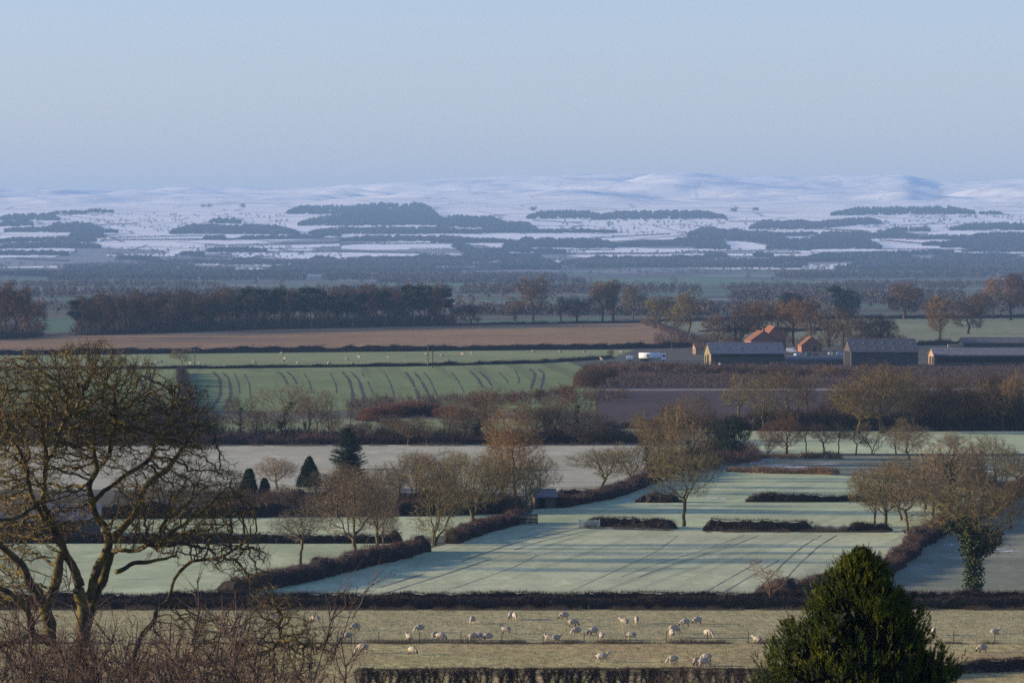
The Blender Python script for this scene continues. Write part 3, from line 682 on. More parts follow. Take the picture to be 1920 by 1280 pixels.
hedge([(1230,603),(1600,598),(2300,594)],2.6,4,'dark hedge along the far side of the upper pasture',seed=32,den=8,tw=.8,tr_=.08,res=5)
hedge([(1310,622),(1450,622),(1560,620)],2,3,'short dark hedge crossing the upper pasture behind the brick houses',seed=33,den=8,tw=.8,tr_=.08,res=5)
hedge([(1715,648),(1850,645),(2300,642)],2.2,3,'dark hedge behind the long low sheds',seed=34,den=10,tw=.7,tr_=.06,res=3)
def gappyhedge(x0,x1,y0,y1,h,label,seed):
    rng=np.random.default_rng(seed); A=G(x0,y0);B=G(x1,y1); Lh=np.linalg.norm((B-A)[:2]); n=int(Lh/.55); b=Buf()
    for i in range(n):
        t=(i+rng.uniform(-.3,.3))/n; o=A+(B-A)*t; o[1]+=rng.normal()*.08; hh=h*rng.uniform(.88,1.08); k=int(rng.integers(2,5))
        for q in range(k):
            m=7; s_=np.linspace(0,1,m)[:,None]; d=np.array([rng.normal()*.5,rng.normal()*.16,hh*rng.uniform(.75,.98)]); P=o+d*s_+np.cumsum(rng.normal(size=(m,3))*np.array([.05,.04,.01]),0)*np.sin(s_*1.6)
            rr=np.linspace(.045,.012,m); b.segs(P[:-1],P[1:],rr[:-1],rr[1:],5,m=1)
            nn=130; j=rng.integers(2,m,nn); T=P[j]+(P[j-1]-P[j])*rng.random((nn,1)); D=np.c_[rng.normal(size=(nn,2))*np.array([.9,.5]),rng.normal(size=nn)*.5+.45]; D/=np.linalg.norm(D,axis=1,keepdims=True); ln=rng.uniform(.12,.42,(nn,1)); T[:,2]=np.minimum(T[:,2],hh*.95)
            b.spikes(T,D*ln,.011,m=0); D2=D+rng.normal(size=D.shape)*.7; b.spikes(T+D*ln*.5,D2*.13,.009,m=0)
    m=int(Lh*420); t=rng.random((m,1)); P=A+(B-A)*t; P[:,1]+=rng.normal(size=m)*.16; P[:,2]=h*(.97-.42*rng.random(m)**1.8)*(1+.10*fbm(t[:,0]*Lh/2.5,t[:,0]*0,3)); D=np.c_[rng.normal(size=(m,2))*np.array([1,.6]),rng.normal(size=m)*.45+.25]; D/=np.linalg.norm(D,axis=1,keepdims=True)
    b.spikes(P,D*rng.uniform(.12,.38,(m,1)),.012,m=0); tag(b.build('hedge',[M_hedgetwig,M_hedge]),label,'hedge')
gappyhedge(672,1440,1287,1286,1.62,'gappy dark hedge along the bottom edge with its stems showing',35)
hedge([(1430,1286),(1600,1276),(1780,1262),(1920,1257),(2100,1250)],1.25,1.2,'dark hedge at the bottom right, right of the big conifer',seed=36,den=230,tw=.3)
tuftstrip([(1780,1263),(2100,1252)],.6,.4,100,'tan grass under the bottom right hedge',seed=37,clump=.4)
# scrub on the brown bank below the farm
for i,(px,by,tp,wd) in enumerate([(1106,724,684,44),(1128,712,684,60),(1165,696,682,60),(1205,694,681,60),(1250,696,680,70),(1300,698,684,70),(1350,700,688,70),(1400,702,688,60),(1450,702,690,60),(1500,706,690,70),(1560,704,688,70)]):
    plant('bramble_a' if i%2 else 'bramble_b',px,by,tp,wd,['dark bramble mound at the left end of the brown bank','bramble mound above the left end of the brown bank','brown bramble mound under the white milk tanker','brown bramble mound just right of the tanker','brown bramble mound left of the long grey barn','bramble mound below the left corner of the long grey barn','bramble mound below the left half of the long grey barn','bramble mound below the middle of the long grey barn','bramble mound below the right half of the long grey barn','bramble mound below the dark blue-black mound','bramble mound at the right end of the blue-black mound'][i],'bramble','bush',tint=(.55,.42,.36),group='bramble mounds on the bank below the farm')
# grass tufts over the near sheep pasture
def tufts():
    rng=np.random.default_rng(77); b=Buf(); n=52000
    py=rng.uniform(1143,1300,n); D=CZ*FP/(py-HY); px=rng.uniform(-80,2000,n); X=(px-960)/FP*D
    k=(vnoise(X/1.3,D/2.2)+.4*vnoise(X/.5,D/.8)+.25*rng.random(n))>.62; X=X[k]; D=D[k]; n=len(X)
    H=.10+.16*rng.random(n)
    b.spikes(np.c_[X,D,np.zeros(n)],np.c_[rng.normal(size=(n,2))*.4,np.ones(n)]*H[:,None],.022,m=0)
    o=b.build('pasture_grass',[mat('pasture_tufts',(.26,.235,.14),(.17,.165,.095),.25,world=True)]); tag(o,'short frosted grass tufts of the sheep pasture','grass',kind='stuff')
tufts()
# ------------------------------------------------------------ far woods
_gp=np.arange(-400,2361,40.); _gy=np.arange(330,521,.5); _gD=[]
for _p in _gp:
    _D=np.linspace(7400,27000,2600); _z=terrain((_p-960)/FP*_D,_D); _y=np.minimum.accumulate(HY-(_z-CZ)*FP/_D)
    _gD.append(np.interp(-_gy,-_y,_D))
_gD=np.array(_gD)
def GV(px,py):
    px=np.asarray(px,float); py=np.asarray(py,float)
    fi=np.clip((px+400)/40,0,len(_gp)-1.001); i=fi.astype(int); f=fi-i
    fj=np.clip((py-330)/.5,0,len(_gy)-1.001); j=fj.astype(int)
    D=_gD[i,j]*(1-f)+_gD[i+1,j]*f
    D=np.where(py>=520,CZ*FP/np.maximum(py-HY,1),D)
    X=(px-960)/FP*D
    return X,D,terrain(X,D)
M_farwood=mat('far_bare_wood',(.045,.040,.042),(.028,.028,.03),.02,world=True)
M_farpine=mat('far_conifer_plantation',(.018,.028,.022),(.028,.036,.028),.02,world=True)
M_midwood=mat('vale_bare_wood',(.085,.060,.052),(.045,.040,.038),.012,world=True,c3=(.10,.068,.05),scale3=.02)
def blobs(b,rng,X,Y,Z,w,h,K,ts,lift=.45):
    n=len(X); k=K; hh=h*rng.uniform(.86,1.12,n); ww=w*rng.uniform(.8,1.3,n)
    d=rng.normal(size=(n,k,3)); d/=np.linalg.norm(d,axis=2,keepdims=True); d*=rng.random((n,k,1))**.4
    c=np.stack([X,Y,Z+hh*.52],-1)[:,None,:]+d*np.stack([ww*.5,ww*.5,hh*.5],-1)[:,None,:]
    b.tris(c.reshape(-1,3),ts*rng.uniform(.6,1.3,n*k),rng,flat=(1,1,1.6))
def wood(x0,y0,x1,y1,th,label,h=12,w=11,K=34,ts=5.6,sx=4.2,sy=2.4,m=None,seed=None,ends=(.5,.5),name='wood',arch=0,group=None):
    rng=np.random.default_rng(seed or int(x0*3+y0*7+x1))
    n=max(6,int(abs(x1-x0)*(th+1)/(sx*sy)*2.2))
    t=rng.random(n); px=x0+(x1-x0)*t; by=y0+(y1-y0)*t
    tap=np.clip(t/(.06+ends[0]*.25),0,1)**.6*np.clip((1-t)/(.06+ends[1]*.25),0,1)**.6
    py=by-th*1.25*tap*rng.random(n)*(.9+.2*vnoise(px/30.+y0,px*0+y0))-arch*np.sin(t*3.14)
    X,Y,Z=GV(px,py); b=Buf(); blobs(b,rng,X,Y,Z-.5,w,h,K,ts)
    o=b.build(name,m or M_farwood); tag(o,label,'wood',group,kind='stuff'); return o
W=M_farwood; Pn=M_farpine; Md=M_midwood
for a in [
 (0,414,110,414,8,'blue-grey wood at the left edge under the snow moor',12,W),(0,425,63,425,6,'low wood touching the left edge below the first snow field',12,W),
 (90,433,192,438,11,'sloping wood on the snowy rise near the left edge',12,W),(133,446,193,446,8,'small dark wood at the left end of the long white field',12,W),
 (160,400,212,400,3,'small sharp-edged plantation under the left moor',12,Pn),(92,404,160,402,4,'thin wood left of the small sharp-edged plantation',10,W),
 (0,468,187,466,6,'arched wood between two snow fields at the left edge',11,W),(393,420,450,420,5,'small dome-shaped wood left of the big moorland plantation',13,Pn),
 (320,440,560,441,12,'broad blue-grey wood left of the valley centre',11,W),(540,402,700,404,11,'big flat-topped plantation on the moor edge',13,Pn),
 (640,412,820,408,20,'large dark plantation sloping down the moor edge',13,Pn),(560,424,860,424,14,'wide wood under the large dark plantation',12,W),
 (580,440,900,440,8,'long wood belt above the paired snow fields',11,W),(823,424,945,424,12,'wedge-shaped wood right of the large plantation',12,Pn),(907,436,1007,436,14,'wood stepping down below the central snow moor',12,W),
 (700,439,1155,437,3,'long straight tree belt over the widest snow field',10,Pn),(990,411,1130,411,9,'left part of the hummocky wood under the central moor',13,Pn),(1110,413,1360,411,10,'right part of the hummocky wood under the central moor',13,W),
 (945,466,1155,466,12,'dark rectangular wood in the middle of the white fields',11,Pn),(640,453,893,453,6,'thin wood along the top of the striped snow fields',9,W),
 (850,465,900,492,12,'wood curling down round the end of the striped snow fields',11,W),(640,495,880,494,7,'low wood under the striped snow fields',10,W),(880,492,955,490,16,'bushy wood at the valley centre',11,W),
 (937,506,1047,506,12,'dark clump of wood just right of the valley centre',12,W),(1087,493,1262,493,5,'long low wood right of the valley centre',11,Pn),(1153,464,1285,462,6,'thin wood joining the rectangular wood to the right',10,W),
 (1560,405,1827,402,9,'long sloping plantation on the right moor edge',13,Pn),(1837,403,1880,403,2,'tiny oval plantation on the right moor',12,Pn),(1407,431,1530,430,10,'left half of the wood band below the right moor',12,W),(1510,431,1650,420,9,'right half of the wood band below the right moor',12,W),
 (1280,463,1360,463,11,'dark block of wood left of the pointed snow field',12,W),(1290,445,1490,463,15,'great wood sloping over the pointed snow field',12,W),(1440,469,1650,468,14,'great dark wood right of the pointed snow field',12,Pn),
 (1530,449,1720,448,9,'thin wood above the great dark wood',11,W),(1783,433,2000,432,8,'wood at the right edge under the speckled snow',12,W),(1767,466,2000,466,15,'large wood at the right edge of the white fields',12,Pn),
 (1510,492,1710,490,10,'lens-shaped wood right of the brownish field',12,Pn),(1600,500,2000,500,9,'long bushy wood along the foot of the snow at the right',11,W),(1280,502,1500,503,6,'scattered wood under the right-hand snow strips',9,W)]:
    wood(*a[:6],h=a[6]*.82,m=a[7])
rr=random.Random(77)
for i in range(48):   # thin belts and spinneys breaking up the snow
    y=rr.choice([428,436,444,450,456,462,468,474,480,484,488,492,496]); x0=rr.uniform(-60,1900); wood(x0,y,x0+rr.uniform(30,190),y+rr.uniform(-3,3),rr.uniform(1.5,4.5),['slim blue-grey tree belt between the distant snow fields','little blue-grey spinney between the distant snow fields'][i%2],h=10,m=rr.choice([W,Pn]),seed=1500+i,name='tree_belt',group='tree belts and spinneys between the snow fields')
for i in range(40):   # the wooded vale between the snow and the near fields
    rr=random.Random(900+i)
    y=[495,498,502,505,508,511,514,518,522,526,531,537,543,550,558,568,580,590][i%18]+rr.uniform(-1,1)
    x0=rr.uniform(-150,1750); ln=rr.uniform(160,520)
    if 1000<x0+ln/2<1520 and 512<y<541: y=508 if y<526 else 548
    D=CZ*FP/(y-HY) if y>520 else 8500
    wood(x0,y,x0+ln,y+rr.uniform(-2,2),max(2,(y-490)*.045),['dusky bare wood belt on the vale floor','grey-brown shelter belt across the vale floor'][i%2],h=(10 if y<530 else 7.5)+rr.random()*3,w=8,K=80,ts=1.5 if D<5500 else 2.4,sx=max(4,9*8000/D*.5),sy=2.2 if y<530 else 3.5,m=Md,seed=500+i,ends=(.3,.3),name='wood_belt',group='wood belts across the vale floor')
def scatter(x0,y0,x1,y1,n,label,h=8,w=7,m=None,seed=1,K=20,ts=2.6):
    rng=np.random.default_rng(seed); px=rng.uniform(x0,x1,n); py=rng.uniform(y0,y1,n)
    g=vnoise(px/22.,py/5.)+.4*rng.random(n)>.66; X,Y,Z=GV(px[g],py[g]); b=Buf(); blobs(b,rng,X,Y,Z-.3,w,h,K,ts)
    o=b.build('scattered_trees',m or M_farwood); tag(o,label,'trees',kind='stuff')
scatter(120,402,540,436,420,'speckle of hedgerow trees over the snowy rise on the left',seed=1)
scatter(200,464,640,498,500,'speckle of trees and hedges among the low snow on the left',seed=2)
scatter(1050,413,1520,440,420,'speckle of trees between the central woods on the snow',seed=3)
scatter(1620,404,1920,434,420,'orchard-like speckle of trees on the right-hand snow slope',seed=4,h=7)
scatter(0,496,1920,516,1000,'tree and hedge speckle where the snow line ends',seed=5,m=Md)
scatter(0,520,1920,590,420,'hedgerow trees dotted over the hazy vale floor',seed=6,m=Md,K=60,ts=1.6)
scatter(950,470,1500,498,300,'dots of trees along the central snow strips',seed=7)
# the white fields themselves, draped over the slope
M_sf=mat('snow_field',(.93,.90,.87),(.80,.79,.79),.01,world=True)
def snowfield(pts):
    rng=np.random.default_rng(int(pts[0][0]+pts[0][1]*3)); xs_=sorted(set([p[0] for p in pts])); 
    # pts: list of (x, ytop, ybottom)
    px=np.arange(pts[0][0],pts[-1][0]+.1,4.); yt=np.interp(px,[p[0] for p in pts],[p[1] for p in pts]); yb=np.interp(px,[p[0] for p in pts],[p[2] for p in pts])
    yt=yt+.5*fbm(px/25.,px*0+yt[0],2); yb=yb+.5*fbm(px/25.,px*0+yb[0]+9,2); n=len(px); V=[]
    for k in range(7):
        X,Y,Z=GV(px,yb+(yt-yb)*k/6); V.append(np.stack([X,Y,Z+1.2],1))
    i,k=np.meshgrid(np.arange(n-1),np.arange(6),indexing='ij'); a=(k*n+i).ravel()
    tag(Buf().add(np.concatenate(V),q=np.stack([a,a+1,a+n+1,a+n],1)).build('snow_field',M_sf,smooth=True),kind='structure')
for p in ([(200,443,447),(300,438,450),(555,441,448)],[(45,447,450),(140,446,456)],[(0,466,484),(100,464,483),(140,468,474)],[(437,464,466),(560,460,467),(640,458,462)],[(435,474,486),(640,472,487)],[(640,462,468),(700,455,470),(860,457,468),(885,474,478)],[(640,474,483),(840,478,481)],
  [(800,440,441),(860,439,448),(1000,438,452),(1150,441,446)],[(900,455,458),(960,457,476),(1060,462,474),(1095,470,472)],[(1100,468,476),(1300,467,478),(1520,472,476)],[(1353,456,468),(1400,454,470),(1510,474,476)],[(1280,474,486),(1400,472,487),(1460,482,484)],[(1520,470,473),(1650,458,472),(1780,462,478),(1860,476,479)],[(1740,438,447),(1915,438,443)],[(640,494,500),(800,492,502),(940,498,501)],
  [(340,417,424),(450,425,434),(640,432,437)],[(740,417,426),(840,419,428),(910,427,429)],[(1000,416,424),(1060,410,424),(1140,416,426)],[(1030,498,501),(1280,497,500)],[(1570,486,489),(1900,482,486)],[(200,478,481),(330,476,482)],[(230,462,464),(300,460,464),(340,463,465)],[(1290,430,434),(1420,424,433)],[(1660,420,424),(1760,410,420),(1915,412,424)],[(480,504,507),(630,503,506)],[(1180,489,491),(1440,488,492)]):
    snowfield(p)
def vfield(x0,x1,y0,y1,m): patch('distant_field',[(x0,y1),(x1,y1),(x1-(x1-x0)*.1,y0),(x0+(x1-x0)*.06,y0)],m)
M_pf=fieldmat('pale_distant_pasture',(.22,.24,.22),(.17,.20,.18),(.15,.17,.15),.003,.02,.4)
for a in [(60,180,541,545,M_pf),(240,420,530,534,M_dist),(350,420,548,551,M_pf),(630,760,524,527,M_pf),(700,830,545,549,M_pf),(1300,1420,560,563,M_pf),(1500,1680,528,530,M_road),(1600,1740,534,536,M_road),(1460,1600,545,548,M_dist),(1700,1900,540,543,M_pf),(1800,1920,553,556,M_dist),(880,1000,522,524,M_pf),(0,140,523,526,M_dist),(150,300,553,556,M_pf)]: vfield(*a)
# hedgerows across the snow fields: thin dark lines
def farhedge(pts,h=5.5,seed=1,m=None):
    b=Buf(); px=np.concatenate([np.linspace(a[0],c[0],max(2,int(abs(c[0]-a[0])/2.2))) for a,c in zip(pts[:-1],pts[1:])]); py=np.interp(px,[p[0] for p in pts],[p[1] for p in pts]) if pts[0][0]<pts[-1][0] else np.interp(-px,[-p[0] for p in pts],[p[1] for p in pts])
    rng=np.random.default_rng(seed); X,Y,Z=GV(px,py+rng.normal(size=len(px))*.12); blobs(b,rng,X,Y,Z-.3,6,h,12,3.2)
    o=b.build('far_hedgerow',m or M_farwood); tag(o,'thin dark hedgerow line between distant snow fields','hedgerow',group='hedgerows between the distant snow fields',kind='stuff')
for i,p in enumerate([[(190,452),(640,448)],[(210,447),(380,444)],[(190,441),(230,455)],[(430,462),(640,456)],[(430,475),(640,474)],[(480,482),(520,486)],[(640,459),(865,458)],[(640,474),(840,478)],[(700,455),(720,460)],[(865,458),(885,480)],[(900,472),(1150,470)],[(960,478),(1500,476)],[(1280,474),(1520,471)],[(1650,452),(1780,462)],[(1700,450),(1920,447)],[(1740,470),(1920,472)],[(0,459),(140,456)],[(0,478),(140,474)],[(1000,415),(1090,420)],[(1380,440),(1540,446)],[(880,500),(1290,500)],[(640,508),(940,507)],[(1180,484),(1520,484)],[(260,492),(640,490)]]):
    farhedge(p,seed=i)
rr=random.Random(31)
for i in range(44):   # more walls and hedgerows, level and slanting
    y=rr.uniform(404,492); x0=rr.uniform(-40,1900); ln=rr.uniform(30,170); sl=rr.choice([0,0,.04,-.05,.25,-.3]); ln=ln if abs(sl)<.1 else ln*.22
    farhedge([(x0,y),(x0+ln,max(398,min(498,y+sl*ln)))],h=3.6,seed=300+i)
for i,(px,py,w_,lab) in enumerate([(388,389,16,'row of four wind-bent trees alone on the left moor'),(455,389,6,'pair of dots of trees on the moor right of the bent row'),(800,394,14,'dark little plantation above the central wedge wood'),(1418,396,12,'small clump standing alone on the right snow slope'),(1376,397,9,'faint clump beside the small lone clump'),(1000,395,12,'small clump at the foot of the central moor')]):
    rng=np.random.default_rng(i); X,Y,Z=GV(px+rng.uniform(-w_/2,w_/2,7),np.full(7,py)+rng.uniform(-1,1,7)); b=Buf(); blobs(b,rng,X,Y,Z-.3,14,14,26,4); tag(b.build('tree_clump',M_farwood),lab,'trees',kind='stuff')

def ORD(n): return '%d%s'%(n,'th' if 10<=n%100<=20 else {1:'st',2:'nd',3:'rd'}.get(n%10,'th'))
# ------------------------------------------------------------ trees one by one
GOLD=(.98,.90,.76); RUST=(.72,.62,.56); DARK=(.42,.36,.34); PURP=(.62,.42,.40); OLIVE=(.85,.85,.55); GREY=(.85,.8,.75); PALE=(1.3,1.15,.9)
# kind, px, base, top, width, tint, label
T=[
('oak_d',563,1066,928,120,GREY,'small sparse tree standing furthest left in the diagonal hedge'),
('round_a',668,1050,862,150,GOLD,'dense golden-brown tree with a thick trunk in the diagonal hedge'),
('oak_a',707,1036,868,120,GOLD,'slimmer tree just right of the dense golden-brown one, trunk bare of ivy'),
('tall_b',720,1028,905,60,GREY,'slender tree squeezed behind the two golden hedge trees'),
('multi_a',815,1022,838,140,OLIVE,'fork-trunked mossy tree beside the fence gap in the diagonal hedge'),
('oak_b',888,990,838,165,OLIVE,'broad twisting tree in front of the little orange-roofed shed'),
('oak_c',1127,925,832,125,OLIVE,'spreading oak alone before the pale stubble field'),
('oak_b',1183,914,826,105,OLIVE,'leaning oak second right of the spreading oak'),
('ivied_b',1222,897,800,85,OLIVE,'stout oak third right of the spreading oak at the hedge corner'),
('oak_c',1282,987,826,128,OLIVE,'lone field oak between two clipped hedges with low boughs'),
('round_a',1262,872,745,95,(.72,.66,.5),'tall fuzzy tree at the left of the central grove'),
('tall_a',1300,868,728,70,(.75,.68,.52),'tallest pale tree in the middle of the central grove'),
('oak_d',1330,872,770,70,(.8,.7,.55),'open-crowned tree at the right of the central grove beside the dark evergreen'),
('ivied_a',1295,902,790,80,(.7,.62,.48),'ivy-stemmed tree at the front of the central grove'),
('multi_b',1240,878,775,70,OLIVE,'thin multi-stemmed tree at the left foot of the central grove'),
('tall_a',965,962,742,105,(1.25,.95,.6),'tall golden willow towering over the small barn'),
('tall_a',940,958,790,80,(1.1,.9,.6),'shorter golden willow left of the tallest one'),
('oak_a',1012,948,850,90,OLIVE,'spreading bare tree right of the golden willow'),
('round_b',985,960,845,70,OLIVE,'bushy bare tree beneath the golden willow'),
('oak_d',745,960,845,90,OLIVE,'crooked bare tree behind the golden hedge trees'),
('oak_a',780,955,842,80,PALE,'pale bare tree left of the fork-trunked tree crown'),
('oak_b',850,955,838,85,PALE,'pale bare tree between the fork-trunked and the twisting tree'),
('round_a',925,955,850,80,GOLD,'golden bush-crowned tree behind the orange-roofed shed'),
('round_a',520,918,853,80,PALE,'round pale bare tree left of the green garden cypress'),
('round_b',632,950,865,90,RUST,'rusty garden tree below the dark spruce'),
('multi_b',600,955,880,70,RUST,'small rusty garden tree right of the green cypress'),
('multi_a',545,958,905,80,RUST,'low rusty garden tree in front of the pale round one'),
('multi_b',430,955,880,80,DARK,'dark garden tree at the left of the two columnar conifers'),
('round_b',690,955,880,80,GOLD,'golden garden tree in the shade of the hedge trees'),
('multi_a',380,950,885,90,DARK,'dark bare tree behind the tips of the mossy oak'),
('oak_b',1660,992,845,155,OLIVE,'wide-crowned tree on the field hedge left of the V-shaped one'),
('oak_d',1703,1008,868,150,GOLD,'V-shaped golden tree leaning over the right-hand hedge'),
('ivied_a',1778,985,812,170,GOLD,'great golden tree with ivied limbs behind the right hedge'),
('oak_a',1868,945,812,110,OLIVE,'bare tree near the right edge on top of the tall hedge'),
('round_a',1735,955,850,110,GOLD,'dense golden tree between the V-shaped and the great golden tree'),
('ivied_c',1825,1113,905,215,OLIVE,'big old tree with a trunk wholly wrapped in ivy'),
('round_a',1790,1000,890,100,OLIVE,'half-hidden bare tree left of the ivy-wrapped trunk'),
('oak_d',1910,925,840,100,OLIVE,'bare tree cut by the right edge of the picture'),
('sapling_a',1441,1134,1042,56,(1.25,1,.85),'small pinkish bare tree standing in the lane hedge'),
('ivied_a',452,816,740,68,DARK,'dark round tree left of the ivy-clad pair by the willow meadow'),
('ivied_a',533,828,716,110,GOLD,'large ivy-clad tree rising into the green wheat'),
('ivied_b',576,826,742,40,(.6,.55,.4),'ivy column of a tree right of the large ivy-clad one'),
('tall_b',615,826,736,60,GREY,'grey tree right of the ivy column'),
('thin_a',656,822,755,40,DARK,'stunted dead tree with flat branches over the scrub hedge'),
('multi_b',495,826,770,60,RUST,'rusty small tree between the dark round and the large ivy-clad tree'),
('multi_b',706,830,775,50,DARK,'small dark tree right of the stunted dead tree'),
('thin_a',740,828,770,50,DARK,'thin leaning tree in the gap before the green meadow'),
('multi_b',778,828,782,55,OLIVE,'small olive tree in the middle of the scrub hedge'),
('tall_b',800,834,778,50,PALE,'small tree with a pale trunk in the scrub hedge'),
('multi_b',835,828,770,60,OLIVE,'bushy small tree left of the ivied pair of big trees'),
('ivied_a',898,828,722,120,RUST,'big reddish tree with dark ivy in its fork'),
('round_b',868,826,745,80,RUST,'reddish tree left of the one with ivy in its fork'),
('ivied_b',1025,826,738,70,OLIVE,'upright tree right of the golden willow tip'),
('ivied_a',1082,826,728,90,(.75,.62,.45),'dark bushy tree left of the ploughed field'),
('multi_a',1060,828,770,70,DARK,'low dark tree between the upright and the bushy dark tree'),
('oak_a',1112,830,765,70,(.75,.62,.45),'low spreading tree at the corner of the ploughed field'),
('round_b',1145,828,778,60,RUST,'small red-brown tree right of the ploughed field corner'),
('round_b',1150,832,790,70,DARK,'dark low tree beside the river meadow gap'),
('multi_a',1205,835,770,60,OLIVE,'fuzzy tree left of the central grove'),
('round_b',1475,852,768,115,PURP,'domed purple alder furthest left by the river'),
('multi_a',1440,850,795,60,PURP,'low purple alder at the foot of the domed one'),
('thin_a',1512,852,790,50,DARK,'thin dark tree right of the domed alder'),
('oak_d',1545,853,792,70,DARK,'crooked dark tree third right of the domed alder'),
('thin_a',1572,853,790,50,DARK,'thin dark tree fourth right of the domed alder'),
('oak_d',1605,853,795,60,DARK,'sparse tree under the great rounded golden tree'),
('multi_b',1635,852,790,60,OLIVE,'small olive tree under the great rounded golden tree'),
('round_a',1655,812,672,170,(.95,.85,.55),'great rounded golden tree in front of the long sheds'),
('round_a',1610,812,700,120,(.95,.85,.55),'left shoulder tree of the great rounded golden clump'),
('tall_b',1690,808,690,80,OLIVE,'tall tree right of the great rounded golden clump'),
('oak_a',1720,808,720,80,GREY,'grey tree right of the tall one in the river wood'),
('round_b',1705,862,780,90,GOLD,'yellow-topped tree before the river wood'),
('tall_b',1432,808,688,70,OLIVE,'tall thin tree left of the river wood'),
('oak_d',1385,800,700,90,OLIVE,'wispy tree over the ploughed field'),
('oak_a',1480,806,690,90,(.8,.7,.5),'wispy tree with an upswept crown left of the golden clump'),
('thin_a',1515,806,690,70,GREY,'bare pole-like tree left of the golden clump'),
('round_b',1560,808,730,70,DARK,'dark low tree between the pole-like tree and the golden clump'),
('round_a',1880,808,700,90,(.9,.75,.5),'rounded tree near the right end of the river wood'),
('ivied_b',1905,808,690,60,OLIVE,'ivied tree at the very right of the river wood'),
('far_1',1000,602,515,58,(.9,.72,.58),'tall vase-shaped tree with an ivied trunk beyond the brown field'),
('far_3',966,602,556,44,RUST,'short ivied tree left of the vase-shaped one'),
('far_0',1052,602,556,50,DARK,'dark tree right of the vase-shaped one'),
('far_2',1082,602,557,50,DARK,'dark round tree second right of the vase-shaped one'),
('far_1',1130,602,522,56,(.9,.75,.6),'left one of two tall pale-trunked trees beyond the brown field'),
('far_4',1150,602,525,50,(.9,.75,.6),'right one of two tall pale-trunked trees beyond the brown field'),
('far_1',1187,600,533,45,RUST,'reddish tree right of the two tall pale-trunked ones'),
('far_2',1237,618,552,60,OLIVE,'olive tree above the right end of the brown field'),
('far_0',1290,630,546,60,OLIVE,'tall olive tree behind the orange-topped hedge'),
('far_3',1265,625,570,45,OLIVE,'smaller olive tree left of the one behind the orange-topped hedge'),
('far_2',882,610,570,48,DARK,'low dark tree right of the end of the pine wood'),
('far_3',850,612,575,30,DARK,'small dark tree closing the right end of the pine wood'),
('far_2',1695,598,528,62,(.78,.55,.42),'domed russet oak standing alone above the upper pasture'),
('far_4',1762,645,555,70,(1,.8,.55),'tall pollarded tree leaning left of the dark pasture oak'),
('far_2',1815,626,560,62,DARK,'dark spreading oak in the upper pasture'),
('far_1',1742,604,560,40,RUST,'russet tree behind the pollarded one'),
('far_1',1862,598,515,40,(1.1,.75,.45),'orange-gold tree left of the dark red wood'),
('far_4',1895,600,512,60,(.62,.42,.36),'dark red tree at the right end of the upper pasture'),
('far_0',1925,600,508,60,(.62,.42,.36),'dark red tree cut by the right edge above the pasture'),
('far_2',1840,600,545,40,(.58,.42,.36),'low red tree left of the orange-gold one'),
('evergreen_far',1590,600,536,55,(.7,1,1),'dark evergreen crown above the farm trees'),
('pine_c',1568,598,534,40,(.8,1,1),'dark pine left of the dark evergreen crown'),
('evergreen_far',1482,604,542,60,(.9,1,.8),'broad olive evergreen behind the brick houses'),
('far_3',1385,648,570,66,RUST,'rusty tree left of the brick houses'),
('far_0',1418,646,566,60,(.8,.6,.42),'brown tree behind the left brick house'),
('far_2',1450,646,560,70,(.85,.66,.45),'broad brown tree between the brick houses'),
('far_1',1487,648,558,60,(.85,.62,.42),'tall brown tree behind the middle of the farm'),
('far_0',1520,650,560,60,(.8,.6,.42),'brown tree behind the small gabled house'),
('far_3',1552,652,566,60,RUST,'rust-red tree right of the small gabled house'),
('far_4',1580,654,575,46,(.75,.6,.45),'grey-brown tree behind the parked cars'),
('far_2',1615,655,590,54,DARK,'dark low tree left of the big open barn roof'),
('far_3',1648,650,590,54,DARK,'dark low tree behind the big open barn roof'),
('far_2',1665,648,592,40,GREY,'grey tree behind the right half of the big open barn'),
('far_2',1345,648,588,50,RUST,'russet bush-like tree left of the farm trees'),
('oak_d',340,694,650,40,OLIVE,'small wispy tree at the head of the reddish wheat hedge'),
('round_b',1145,672,652,14,DARK,'tiny dark tree left of the milk tanker'),
('oak_a',480,822,765,60,(.7,.6,.5),'dark slim tree between the dark round tree and the rusty small one'),
('oak_d',592,830,728,60,(.8,.7,.6),'tall twiggy tree just right of the ivy column'),
('multi_a',640,832,778,60,(.6,.5,.42),'low dark tree left of the stunted dead tree'),
('round_b',675,832,782,60,RUST,'low rusty tree below the stunted dead tree'),
('oak_b',722,832,772,70,(.65,.55,.48),'spreading dark tree behind the spruce tip'),
('round_a',765,834,776,60,(.7,.6,.5),'twiggy tree right of the spreading dark tree'),
('tall_b',850,834,752,50,(.8,.68,.55),'slim tree before the big reddish one'),
('tall_b',920,832,735,50,(.8,.66,.52),'slim tree left of the golden willow tip'),
('round_a',1000,832,750,80,(.72,.6,.48),'twiggy tree right of the golden willow tip'),
('oak_b',1045,832,745,90,(.62,.52,.44),'dark spreading tree between the upright and bushy dark trees'),
('multi_a',1100,834,775,80,(.55,.45,.38),'dark tangled tree below the ploughed field corner'),
('round_b',1130,834,790,70,(.55,.45,.38),'dark low tangled tree at the end of the scrub hedge'),
('round_a',1235,872,760,90,(.8,.7,.5),'fuzzy tree at the left rear of the central grove'),
('tall_b',1275,880,745,70,(.85,.75,.55),'slim tall tree inside the central grove'),
('round_a',1640,985,870,80,(.85,.75,.52),'dense tree behind the wide-crowned field hedge tree'),
('round_b',1690,975,880,80,(.9,.8,.55),'golden dense tree behind the V-shaped one'),
('tall_b',1750,975,830,90,(.85,.75,.52),'upright tree at the heart of the right-hand group'),
